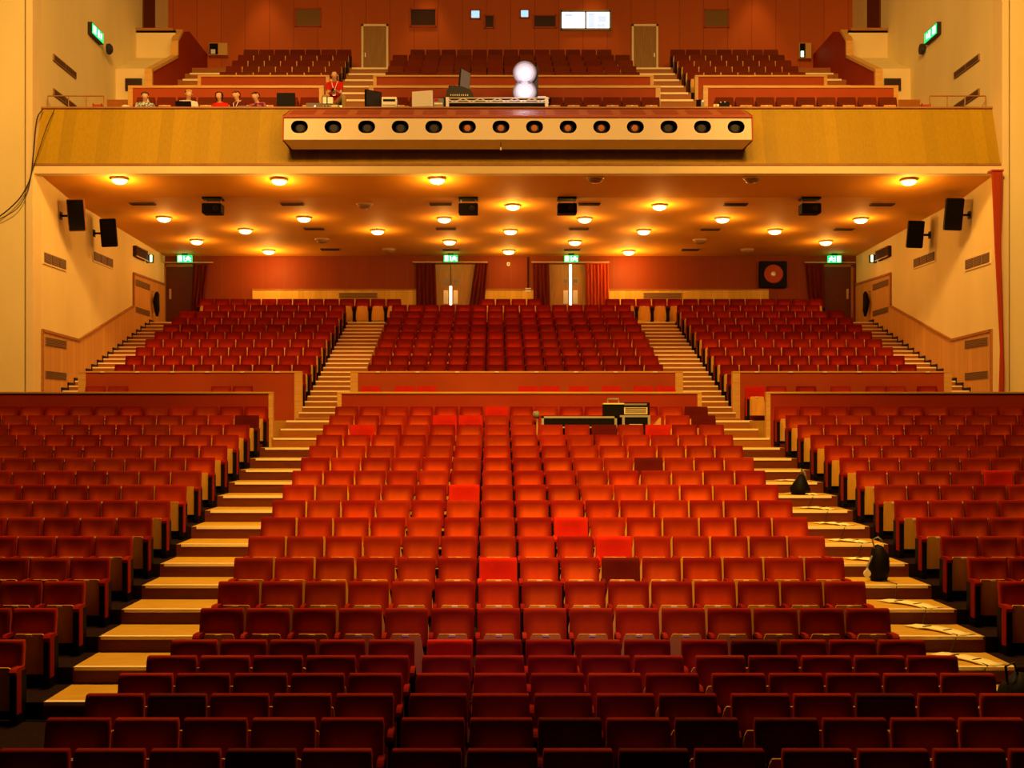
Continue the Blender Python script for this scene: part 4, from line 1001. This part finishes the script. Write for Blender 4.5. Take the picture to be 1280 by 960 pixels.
for i in range(13):
    for j in range(6):
        u = i/12; w = j/5; x = -.38+.78*u
        z = .42-.0*u+.05*math.sin(u*9+w*2)+(.24*math.exp(-((u-.82)/.1)**2))-.12*(abs(w-.5)*2)**3
        v.append((x, -.15+.35*w, z))
f = [(i*6+j, (i+1)*6+j, (i+1)*6+j+1, i*6+j+1) for i in range(12) for j in range(5)]
b = len(v); v2 = v+[(p[0], p[1], p[2]-.09) for p in v]; ring = [i*6 for i in range(13)]+[72+j for j in range(1, 6)]+[i*6+5 for i in range(11, -1, -1)]+[j for j in range(4, 0, -1)]
f2 = f+[tuple(b+k for k in reversed(q_)) for q_ in f]+[(ring[k], ring[(k+1) % len(ring)], b+ring[(k+1) % len(ring)], b+ring[k]) for k in range(len(ring))]
mb.add(v2, f2, 'shirt_white'); lpart(mb, 'fabric', root, True)
mb = MB(); mb.box(-.36, .38, -.13, .18, 0, .35, 'cap_wood'); lpart(mb, 'box', root, bevel=.01)

# truss on a black draped riser
pa, pb = at(557.5, 123, 31.0), at(686, 123, 31.0)
root = empty('lighting_truss', ((pa.x+pb.x)/2, 31.0, DZ), 'white truss with zigzag bracing lying along the balcony front', 'truss')
w = (pb.x-pa.x)/2; zt, zm = pa.z-DZ-.02, at(0, 129.5, 31.0).z-DZ
for y in (-.1, .16):
    for z in (zt, zm): mb = MB(); mb.tube([(-w, y, z), (w, y, z)], .018, 'white_plastic', 8); lpart(mb, 'chord', root, True)
    n = 12 if y < 0 else 0
    for k in range(n):
        xa_, xb_ = -w+2*w*k/n, -w+2*w*(k+1)/n; za_, zb_ = (zt, zm) if k % 2 == 0 else (zm, zt)
        mb = MB(); mb.tube([(xa_, y, za_), (xb_, y, zb_)], .017, 'white_plastic', 6); lpart(mb, 'brace', root)
for x in (-w+.02, w-.08):
    mb = MB(); mb.box(x-.02, x+.06, -.13, .18, 0, zt+.02, 'white_plastic'); lpart(mb, 'end_post', root)
root = empty('draped_case', ((pa.x+pb.x)/2, 31.15, DZ), 'long low black draped case under the white truss', 'case')
mb = MB(); mb.box(-w+.06, w-.1, -.1, -.02, 0, zt-.035, 'black'); lpart(mb, 'body', root, bevel=.01)
mb = MB(); mb.box(-w+.08, w-.12, -.112, -.095, zm-.10, zm-.05, 'dark_grey'); lpart(mb, 'hem', root)
# shelf that carries console and lamps behind the truss
zsh = at(0, 124, 31.6).z
root = empty('equipment_stand', (at(620, 124, 31.7).x, 31.75, 11.15), 'black stand behind the truss carrying console and twin lamps', 'stand')
mb = MB(); mb.box(-1.45, 1.45, -.3, .3, zsh-11.15-.05, zsh-11.15, 'black'); lpart(mb, 'shelf', root)
for x in (-1.35, 1.35):
    for y in (-.25, .25):
        mb = MB(); mb.box(x-.03, x+.03, y-.03, y+.03, -.7 if y < 0.15 else 0, zsh-11.15-.05, 'black'); lpart(mb, 'leg', root)
p = at(575, 123, 31.6)
root = empty('mixing_console', (p.x, 31.7, zsh), 'humped black console with small lights left of the twin lamps', 'console')
mb = MB(); mb.prism_y([(-.36, 0), (-.33, .2), (-.22, .31), (.02, .30), (.25, .22), (.33, .1), (.34, 0)], -.2, .2, 'dark_grey'); lpart(mb, 'body', root, bevel=.02)
mb = MB()
for k in range(9): mb.box(-.25+k*.055, -.225+k*.055, -.212, -.198, .06, .10, 'tape_yellow')
lpart(mb, 'button_row', root)
mb = MB(); mb.box(-.3, -.1, -.1, .1, .3, .36, 'black'); lpart(mb, 'handle', root)
# twin lamps
p = at(656, 97, 31.5)
root = empty('twin_blinder', (p.x, 31.6, zsh), 'two stacked round lamps glaring white at the hall', 'stage lamp')
z1_, z2_ = at(0, 114, 31.5).z-zsh, at(0, 90, 31.5).z-zsh
mb = MB(); mb.box(-.02, .36, .05, .3, 0, z2_+.2, 'dark_grey'); lpart(mb, 'yoke', root, bevel=.02)
for zc in (z1_, z2_):
    mb = MB(); mb.lathe([(0, -.12), (.2, -.12), (.31, -.02), (.315, .04), (.29, .045), (.28, .0), (0, .0)], 'mid_grey', (0, 0, zc), 28, 'y'); h = lpart(mb, 'lamp_head', root, True)
    mb = MB(); mb.lathe([(.285, .02), (.22, .05), (.17, .06), (.0, .06)], 'lens_rim', (0, 0, zc), 28, 'y'); lpart(mb, 'lens', root, True).parent = h
    mb = MB(); mb.lathe([(.12, .065), (.08, .10), (.0, .115)], 'lens_glow', (0, 0, zc), 24, 'y'); lpart(mb, 'bulb', root, True).parent = h
light('twin_lamp_light', 'POINT', (p.x, 30.7, zsh+.55), 16, color=(.88, .78, 1.0), shadow_soft_size=.2)
mb = MB(); mb.box(at(672, 0, 31.7).x, at(682, 0, 31.7).x, 31.5, 31.7, zsh, zsh+.05, 'plate'); o = mb.build('folded_paper'); tag(o, 'small white packet on the stand right of the twin lamps', 'packet')

# ------------------------------------------------------------------ people
def person(name, label, loc, rz, parts, shirt, hair, hairstyle, trousers=None, tilt=(0, 0), lanyard=False):
    """seated figure grown from a skeleton with skin; parts = joint dictionary of full figures"""
    root = empty(name, loc, label, 'person', rz=rz)
    J = parts
    edges = []
    names = list(J.keys()); idx = {n: i for i, n in enumerate(names)}
    links = [('pelvis', 'waist'), ('waist', 'chest'), ('chest', 'neck0'), ('neck0', 'neck1'), ('neck1', 'jaw'), ('jaw', 'face'), ('face', 'brow'), ('brow', 'crown'), ('face', 'nose')]
    for s in 'lr':
        links += [('chest', 'shoulder'+s), ('shoulder'+s, 'elbow'+s), ('elbow'+s, 'wrist'+s), ('wrist'+s, 'palm'+s)]
        links += [('palm'+s, 'fa%d'%k+s) for k in range(4)]+[('fa%d'%k+s, 'fb%d'%k+s) for k in range(4)]+[('wrist'+s, 'ta'+s), ('ta'+s, 'tb'+s)]
        links += [('pelvis', 'hip'+s), ('hip'+s, 'knee'+s), ('knee'+s, 'ankle'+s), ('ankle'+s, 'toe'+s)]
    links = [(a, b) for a, b in links if a in idx and b in idx]
    me = bpy.data.meshes.new('body'); me.from_pydata([J[n][0] for n in names], [(idx[a], idx[b]) for a, b in links], [])
    o = bpy.data.objects.new('body', me); C.objects.link(o)
    md = o.modifiers.new('skin', 'SKIN'); md.use_smooth_shade = True
    if not me.skin_vertices: bpy.context.view_layer.update()
    for i, n in enumerate(names):
        r = J[n][1]; r = r if isinstance(r, tuple) else (r, r)
        me.skin_vertices[0].data[i].radius = r; me.skin_vertices[0].data[i].use_root = (n == 'pelvis')
    sb = o.modifiers.new('sub', 'SUBSURF'); sb.levels = 1; sb.render_levels = 1
    dg = bpy.context.evaluated_depsgraph_get(); ev = o.evaluated_get(dg); nm = bpy.data.meshes.new_from_object(ev)
    bpy.data.objects.remove(o); nm.name = 'body'; nm.materials.clear(); nm.materials.append(M['skin'])
    nm.polygons.foreach_set('material_index', [0]*len(nm.polygons)); nm.shade_smooth()
    body = bpy.data.objects.new('body', nm); C.objects.link(body); body.parent = root
    segs = [(a, b, Vector(J[a][0]), Vector(J[b][0])) for a, b in links]
    def near(c):
        best = (9, None, 0)
        for a, b, p, q_ in segs:
            d = q_-p; t = max(0, min(1, (c-p).dot(d)/max(1e-9, d.dot(d)))); dd = (p+d*t-c).length
            if dd < best[0]: best = (dd, (a, b), t)
        return best[1], best[2]
    def garment(nme, test, mat, off):
        mb = MB(); cen = [(p, near(Vector(p.center))) for p in nm.polygons]
        sel = [p for p, (ab, t) in cen if test(ab, t, p.center)]
        if not sel: return
        vi = sorted({v for p in sel for v in p.vertices}); mp = {v: k for k, v in enumerate(vi)}
        mb.add([nm.vertices[v].co+nm.vertices[v].normal*off for v in vi], [tuple(mp[v] for v in p.vertices) for p in sel], mat)
        me2 = mb.mesh(nme, True); g = bpy.data.objects.new(nme, me2); C.objects.link(g); g.parent = root
    torso = {'pelvis', 'waist', 'chest', 'neck0'}
    garment('shirt', lambda ab, t, c: (ab[0] in torso and ab[1] in torso | {'shoulderl', 'shoulderr'}) or (ab[0].startswith('shoulder') and t < .7) or (ab[0] == 'neck0' and t < .2), shirt, .014)
    if trousers: garment('trousers', lambda ab, t, c: ab[1].startswith('hip') or ab[0].startswith('hip') or (ab[0].startswith('knee') and t < .93) or (ab == ('pelvis', 'waist') and t < .25), trousers, .016)
    if 'anklel' in J: garment('shoe', lambda ab, t, c: ab[0].startswith('ankle') or (ab[0].startswith('knee') and t > .93), 'black', .014)
    # hair follows the skull
    hc = Vector(J['brow'][0]); 
    if hairstyle != 'none':
        def htest(ab, t, c):
            c = Vector(c)-hc
            if hairstyle == 'rim': return ab[0] in ('face', 'brow', 'jaw') and c.y > .02 and c.z < .045 and c.z > -.1
            if hairstyle == 'long': return ab[0] in ('face', 'brow', 'jaw', 'neck1') and (c.y > -.005 or c.z > .03 or (abs(c.x) > .055 and c.y > -.07))
            return ab[0] in ('face', 'brow') and (c.z > .018 or (c.y > -.01 and c.z > -.08))
        garment('hair', htest, hair, .024)
    def front(x, z):
        c = [v.co.y for v in nm.vertices if abs(v.co.x-x) < .03 and abs(v.co.z-z) < .03]
        return min(c)+.006 if c else hc.y-.1
    for s in (-1, 1):
        ye = front(hc.x+s*.034, hc.z-.025)
        mb = MB(); mb.lathe([(0, .003), (.006, .002), (.009, -.002), (0, -.003)], 'black', (hc.x+s*.034, ye, hc.z-.025), 8, 'y'); lpart(mb, 'eye', root)
        mb = MB(); mb.lathe([(0, -.012), (.02, -.008), (.026, 0), (.016, .01), (0, .012)], 'skin', (hc.x+s*.085, hc.y+.01, hc.z-.035), 8, 'x'); lpart(mb, 'ear', root)
    ym = front(hc.x, hc.z-.105)
    mb = MB(); mb.box(hc.x-.022, hc.x+.022, ym-.002, ym+.006, hc.z-.108, hc.z-.101, 'lip'); lpart(mb, 'mouth', root)
    if lanyard:
        ch = Vector(J['chest'][0]); wa = Vector(J['waist'][0])
        mb = MB(); y = ch.y-.15
        mb.tube([(ch.x-.08, ch.y+.02, ch.z+.16), (ch.x-.07, y+.04, ch.z+.07), (ch.x, y-.02, ch.z-.18)], .011, 'plate', 6); mb.tube([(ch.x+.08, ch.y+.02, ch.z+.16), (ch.x+.07, y+.04, ch.z+.07), (ch.x, y-.02, ch.z-.18)], .011, 'plate', 6)
        mb.box(ch.x-.04, ch.x+.04, y-.04, y-.03, ch.z-.30, ch.z-.18, 'plate'); lpart(mb, 'lanyard', root)
    return root
def seated(lean=0, hx=0, hy=0, arms=((-.2, -.28, .24), (.2, -.28, .24)), female=False, knees=None, legs=True):
    """joints of a seated figure, pelvis at the origin on its seat, facing -y"""
    k = .9 if female else 1
    c = lean
    J = {'pelvis': ((0, 0, .10), (.15, .12)), 'waist': ((0, -.02-c*.3, .28), (.13*k, .10)), 'chest': ((0, -.05-c, .49), (.175*k, .12)),
         'neck0': ((hx*.3, -.05-c*1.1, .61), (.075, .065)), 'neck1': ((hx*.6, -.07-c*1.15+hy*.4, .655), (.055, .055)),
         'jaw': ((hx, -.115-c*1.2+hy, .70), (.066, .080)), 'face': ((hx, -.105-c*1.2+hy, .75), (.088, .108)), 'brow': ((hx, -.095-c*1.2+hy, .805), (.094, .118)), 'crown': ((hx, -.09-c*1.2+hy, .86), (.076, .095)),
         'nose': ((hx, -.215-c*1.2+hy, .757), (.012, .016))}
    for s, sg, hand in (('l', -1, arms[0]), ('r', 1, arms[1])):
        sh = Vector((sg*.19*k, -.05-c, .565)); ha = Vector(hand); mid = (sh+ha)/2; el = mid+Vector((sg*.04, .06, -.15))
        J['shoulder'+s] = (tuple(sh), .058*k); J['elbow'+s] = (tuple(el), .042*k); J['wrist'+s] = (tuple(ha), .028)
        d = (ha-el).normalized(); side = Vector((-sg, 0, 0)); pal = ha+d*.06
        J['palm'+s] = (tuple(pal), (.034, .018))
        for i in range(4):
            off = Vector((sg*(.03-.02*i), 0, 0)); L = (.034, .042, .040, .032)[i]
            J['fa%d' % i+s] = (tuple(pal+d*L*.9+off), .009); J['fb%d' % i+s] = (tuple(pal+d*L*1.5+off+Vector((0, 0, -.022))), .008)
        J['ta'+s] = (tuple(ha+d*.03+side*.035), .011); J['tb'+s] = (tuple(ha+d*.065+side*.045), .009)
        if legs:
            kn = knees[0 if sg < 0 else 1] if knees else (sg*.14, -.44, .12)
            J['hip'+s] = ((sg*.10, -.04, .09), .095); J['knee'+s] = (tuple(kn), .062)
            J['ankle'+s] = ((kn[0]*1.0, kn[1]+.06, kn[2]-.43), .042); J['toe'+s] = ((kn[0]*1.05, kn[1]-.12, kn[2]-.47), (.045, .028))
    return J
def put(px, ytop, Y, rz, J, **kw):
    """seat the figure so that its crown reaches the height seen in the photograph"""
    p = at(px, ytop, Y); crown = max(v[0][2] for v in J.values())+.07
    return person(loc=(p.x-J['brow'][0][0]*.9, Y, p.z-crown), rz=rz, parts=J, **kw)
PE = []
PE.append(put(181.5, 114.6, 31.45, .25, seated(.05), name='person', label='person in a blue and white plaid shirt at the left end of the desk', shirt='shirt_plaid', hair='hair_brown', hairstyle='short', trousers='black'))
PE.append(put(235, 112.5, 31.5, .35, seated(.08), name='person', label='blond person in a white shirt looking down behind a black laptop', shirt='shirt_white', hair='hair_blond', hairstyle='short', trousers='black'))
PE.append(put(277, 115.0, 31.5, -.1, seated(.06, female=True), name='person', label='person with long dark hair and red top behind a silver laptop', shirt='shirt_red', hair='hair_dark', hairstyle='long', trousers='black'))
PE.append(put(301.5, 114.0, 31.5, -.45, seated(.08), name='person', label='short haired person in dark maroon with white lanyard at the desk', shirt='shirt_maroon', hair='hair_brown', hairstyle='short', trousers='black', lanyard=True))
PE.append(put(326.5, 116.3, 31.5, -.35, seated(.14), name='person', label='dark haired person in patterned purple and red shirt leaning over desk', shirt='shirt_purple', hair='hair_dark', hairstyle='short', trousers='black'))
Jb = seated(.12, .0, -.03, arms=((-.06, -.42, .30), (.07, -.42, .30)), knees=((-.27, -.42, .16), (.27, -.42, .16)))
bald = put(419, 90.5, 33.05, .05, Jb, name='person', label='balding person in red polo and khaki trousers sitting with a phone', shirt='shirt_red', hair='hair_dark', hairstyle='rim', trousers='khaki', lanyard=True)
root = empty('phone', bald.location+Vector((.0, -.52, .315)), 'small dark phone held by the person in the red polo', 'phone')
mb = MB(); mb.cbox((0, 0, 0), (.07, .012, .13), 'black', Matrix.Rotation(-.7, 3, 'X')); lpart(mb, 'body', root, bevel=.004)
mb = MB(); mb.cbox((0, .0065, .004), (.06, .002, .11), 'dark_grey', Matrix.Rotation(-.7, 3, 'X')); lpart(mb, 'screen', root)
hz0 = bald.location.z
root = empty('flight_case', (bald.location.x, 33.1, 11.41), 'black flight case that the person in the red polo sits on', 'flight case')
mb = MB(); mb.box(-.25, .25, -.18, .22, 0, max(.2, hz0-11.41-.03), 'black'); lpart(mb, 'body', root, bevel=.01)
mb = MB(); mb.box(-.26, .26, -.19, .23, max(.2, hz0-11.41-.05), max(.2, hz0-11.41-.02), 'steel'); lpart(mb, 'edge_trim', root)
for pz in PE:
    root = empty('stool', (pz.location.x, pz.location.y+.02, 10.45), 'dark stool hidden below the desk under a seated person', 'stool', 'stools behind the control desk')
    h = pz.location.z-10.45-.03
    mb = MB(); mb.lathe([(0, h), (.18, h), (.19, h-.04), (0, h-.05)], 'black', k=16); lpart(mb, 'seat', root)
    for k in range(4): mb = MB(); mb.tube([(.1*math.cos(k*PI/2+.8), .1*math.sin(k*PI/2+.8), h-.04), (.17*math.cos(k*PI/2+.8), .17*math.sin(k*PI/2+.8), 0)], .015, 'steel', 6); lpart(mb, 'leg', root)

# ------------------------------------------------------------------ cases in the last centre rows
Yc = .9*(9.4+17)+.35
a = at(671, 532, Yc); zb_ = row_z(18)+.35
root = empty('flight_case', ((at(671, 0, Yc).x+at(771.5, 0, Yc).x)/2, Yc, row_z(18)), 'long low black flight case with silver edges across the last centre rows', 'flight case')
w = (at(771.5, 0, Yc).x-at(677, 0, Yc).x)/2; zt = at(0, 520.3, Yc).z-row_z(18)
off = at(724, 0, Yc).x-root.location.x
mb = MB(); mb.box(off-w+.02, off+w-.02, .02, .28, .62, zt-.02, 'black'); lpart(mb, 'body', root)
mb = MB(); mb.box(off-w, off+w, -.0, .3, zt-.04, zt, 'silver')
for s in (-1, 1): mb.box(off+s*(w-.025)-.025, off+s*(w-.025)+.025, -.0, .02, .62, zt, 'silver')
mb.box(off-w, off+w, 0, .3, .60, .63, 'silver'); lpart(mb, 'edge_trim', root)
mb = MB()
for s in (-.8, .8): mb.box(off+s*w-.03, off+s*w+.03, .05, .25, 0, .61, 'black')
lpart(mb, 'support', root)
px_ = at(674, 518, Yc); root2 = empty('round_lamp_head', (px_.x, Yc, at(0, 532, Yc).z), 'dark round lamp head leaning at left end of the long case', 'lamp')
mb = MB(); mb.lathe([(0, 0), (.06, .0), (.075, -.04), (.06, -.12), (0, -.13)], 'mid_grey', (0, 0, .22), 16, 'x'); lpart(mb, 'head', root2, True)
mb = MB(); mb.tube([(-.04, .02, -.35), (-.04, .02, .16)], .02, 'ply', 8); lpart(mb, 'stand', root2)
za = at(0, 533, Yc).z
pa_, pb_ = at(778, 520, Yc), at(812.5, 520, Yc)
root = empty('amplifier_case', ((pa_.x+pb_.x)/2, Yc, row_z(18)), 'silver edged black case carrying the slatted amplifier', 'flight case')
w = (pb_.x-pa_.x)/2; zt = at(0, 519, Yc).z-row_z(18)
mb = MB(); mb.box(-w+.02, w-.02, .02, .38, .45, zt-.03, 'black'); lpart(mb, 'body', root)
mb = MB(); mb.box(-w-.05, w, -.0, .4, zt-.04, zt, 'silver')
for s in (-1, 1): mb.box(s*(w-.02)-.025, s*(w-.02)+.025, -.01, .02, .45, zt, 'silver')
lpart(mb, 'edge_trim', root)
mb = MB(); mb.box(-w*.5, w*.45, -.015, .01, zt-.24, zt-.18, 'plate'); mb.box(w*.1, w*.22, -.02, .01, zt-.42, zt-.20, 'plate'); lpart(mb, 'label_sheet', root)
mb = MB()
for s in (-.8, .8): mb.box(s*w-.03, s*w+.03, .05, .35, 0, .46, 'black')
lpart(mb, 'support', root)
zt_w = zt+row_z(18)
pa_, pb_ = at(779, 520, Yc), at(810.5, 503, Yc)
root = empty('amplifier', ((pa_.x+pb_.x)/2, Yc, zt_w), 'black amplifier with pale slatted front on top of its case', 'amplifier')
w = (pb_.x-pa_.x)/2; h = at(0, 503, Yc).z-zt_w
mb = MB(); mb.box(-w, w+.03, .02, .36, 0, h, 'black'); lpart(mb, 'body', root)
mb = MB(); mb.box(-w+.02, w-.02, .0, .03, .02, h*.62, 'nosing'); lpart(mb, 'front_panel', root)
mb = MB()
for k in range(5): mb.box(-w+.04, w-.04, -.006, .01, .045+k*h*.115, .058+k*h*.115, 'black')
lpart(mb, 'slat', root)
mb = MB(); mb.box(-w+.02, w-.03, .005, .03, h*.78, h*.92, 'lens_rim'if 0 else 'mid_grey'); lpart(mb, 'display', root)
pa_, pb_ = at(754.5, 520, Yc), at(779, 503.5, Yc)
root = empty('drum_case', ((pa_.x+pb_.x)/2, Yc+.1, zt_w-.0), 'black case with a yellow rim standing left of the amplifier', 'case')
w = (pb_.x-pa_.x)/2; h = pb_.z-zt_w
mb = MB(); mb.box(-w, w, -.08, .2, -.03, h-.02, 'black'); lpart(mb, 'body', root, bevel=.015)
mb = MB(); mb.box(-w, w+.02, -.09, .21, h-.03, h-.005, 'tape_yellow'); lpart(mb, 'rim', root)
mb = MB(); mb.tube([(-.1, .05, h), (-.1, .05, h+.08), (.12, .05, h+.08), (.12, .05, h)], .02, 'mid_grey', 8); lpart(mb, 'handle', root)
mb = MB(); pr = at(767.5, 0, Yc); mb.prism_y([(-.16, 0), (-.02, .16), (.0, .18), (.0, 0)], 0, .2, 'cap_wood')
o = mb.build('wooden_wedge', loc=(at(826, 0, Yc).x, Yc, row_z(18)+.62)); tag(o, 'small wooden wedge leaning right of the amplifier case', 'board')
o.location.z = at(0, 532, Yc).z-.02

# ------------------------------------------------------------------ things on the right aisle
def tape(x, y, z, w, d, ang, label):
    root = empty('cable_tape', (x, y, z), label, 'tape', 'yellow tape pieces holding a cable on the right aisle steps', rz=ang)
    mb = MB(); n = 8; v = []
    for i in range(n+1):
        t = i/n; wob = .02*math.sin(t*9+x*7)
        for sgn in (-1, 1): v.append((-w/2+w*t, sgn*(d/2+.012*math.sin(t*13+sgn+x))+wob, .004+.016*math.sin(PI*t)+.006*math.sin(t*20)))
    f = [(2*i, 2*i+2, 2*i+3, 2*i+1) for i in range(n)]; b = len(v)
    v2 = v+[(p[0], p[1], p[2]+.012) for p in v]; f2 = [tuple(reversed(q_)) for q_ in f]+[tuple(b+k for k in q_) for q_ in f]+[(2*i, b+2*i, b+2*i+2, 2*i+2) for i in range(n)]+[(2*i+3, b+2*i+3, b+2*i+1, 2*i+1) for i in range(n)]+[(0, 1, b+1, b), (2*n+1, 2*n, b+2*n, b+2*n+1)]
    mb.add(v2, f2, 'tape_yellow'); lpart(mb, 'strip', root, True)
    mb = MB()
    for t in (-.2, .15): mb.box(w*t-.015, w*t+.012, -d*.3, d*.3, .02, .036, 'black')
    lpart(mb, 'gap', root)
cpts = []
# steps counted from the second row up to the fifteenth
for r, px in ((6, 1246), (7, 1212), (8, 1176), (9, 1139), (10, 1104), (11, 1086), (12, 1064), (13, 1044), (14, 1023), (15, 1006), (16, 992)):
    y0 = row_nose(r); z = row_z(r); xw = -.59+(px-617)*(y0+.35)/1500
    up = ['lowest', 'second', 'third', 'fourth', 'fifth', 'sixth', 'seventh', 'eighth', 'ninth', 'tenth', 'eleventh'][r-6]
    if r != 10: tape(xw, y0+.42, z, .86 if r < 10 else .66, .25, -1.0 if r < 10 else -.85, f'crumpled yellow tape on the right aisle, {up} taped step from below')
    cpts.insert(0, (xw+.08, y0+.02, z+.02)); cpts.insert(0, (xw-.08, y0+.75, z+.02))
    cpts_last = cpts[-1]
cpts2 = []
for p0, p1 in zip(cpts[:-1], cpts[1:]): cpts2.append(p0)
cpts2.append(cpts[-1])
mb = MB(); mb.tube([Vector(c) for c in cpts2]+[Vector(cpts2[-1])+Vector((.1, -.1, -.19)), Vector(cpts2[-1])+Vector((.35, -.3, -.19))], .006, 'cable_dark', 6)
o = mb.build('cable'); tag(o, 'long thin dark cable running down the right aisle under yellow tape', 'cable')
# backpack with a white tag
p = at(1103, 690, .9*(18.3)+.3); rz_ = row_z(10)
root = empty('backpack', (at(1100, 0, row_nose(10)+.45).x, row_nose(10)+.5, rz_), 'black backpack with a white tag leaning on a right block seat', 'backpack')
mb = MB(); mb.tube([(0, 0, 0), (0, 0, .15), (.01, 0, .35), (-.02, .02, .46), (-.04, .03, .50)], [.11, .15, .13, .08, .03], 'black', 12); lpart(mb, 'body', root, True)
mb = MB(); mb.tube([(-.06, -.02, .44), (-.10, -.02, .58), (-.02, -.02, .62), (.05, -.02, .56)], .012, 'mid_grey', 6); lpart(mb, 'handle', root, True)
mb = MB(); mb.tube([(-.12, -.08, .36), (-.2, -.12, .22), (-.21, -.14, .16)], .014, 'mid_grey', 6); lpart(mb, 'strap', root)
mb = MB(); mb.lathe([(0, .012), (.05, .01), (.055, -.01), (0, -.012)], 'plate', (-.21, -.15, .12), 10, 'y'); mb.box(-.225, -.195, -.16, -.14, .04, .19, 'plate'); lpart(mb, 'tag', root)
yy = row_nose(15)+.4
root = empty('camera_bag', (at(1000, 0, yy).x, yy, row_z(15)-.0), 'black bundle with straps lying on a step of the right aisle', 'bag')
mb = MB(); mb.tube([(0, 0, 0), (0, 0, .1), (.02, 0, .24), (.03, 0, .36)], [.15, .19, .11, .04], 'black', 10); lpart(mb, 'body', root, True)
mb = MB(); mb.tube([(.03, 0, .34), (.02, -.02, .46), (.07, -.02, .40), (.12, 0, .25)], .02, 'mid_grey', 6); lpart(mb, 'strap', root, True)
yy = row_nose(6)+.1
root = empty('tripod_bag', (at(1268, 0, 12.6).x, 12.55, 0.0), 'black camera bag with straps at the foot of the right aisle', 'bag')
mb = MB(); mb.tube([(0, 0, 0), (0, 0, .16), (.03, 0, .42), (.05, 0, .58)], [.22, .26, .2, .07], 'black', 12); lpart(mb, 'body', root, True)
mb = MB(); mb.tube([(-.12, -.05, .5), (-.14, -.06, .66), (-.05, -.06, .70), (.0, -.04, .56)], .014, 'dark_grey', 6); lpart(mb, 'handle', root, True)
mb = MB(); mb.lathe([(0, .01), (.02, .008), (.022, -.004), (0, -.008)], 'plate', (-.16, -.18, .30), 8, 'y'); lpart(mb, 'buckle', root)
# small items on the left aisle
for px, r, lab in ((237, 7, 'small dark bundle of cable on the left aisle beside the centre block'), (263, 6, 'small dark cable end with white plug on the lower left aisle'), (322, 10, 'thin black object standing at the centre block on left aisle')):
    yy = row_nose(r)+.45; root = empty('cable_bundle', (-4.02, yy, row_z(r)), lab, 'cable')
    mb = MB(); h = .26 if r == 10 else .12
    mb.tube([(-.08, 0, .02), (-.02, .02, h), (.04, 0, .05), (.0, -.04, h*.7)], .018, 'black', 6); lpart(mb, 'coil', root, True)
    mb = MB(); mb.box(-.1, -.07, -.015, .015, .0, .03, 'plate' if r == 6 else 'dark_grey'); lpart(mb, 'plug', root)
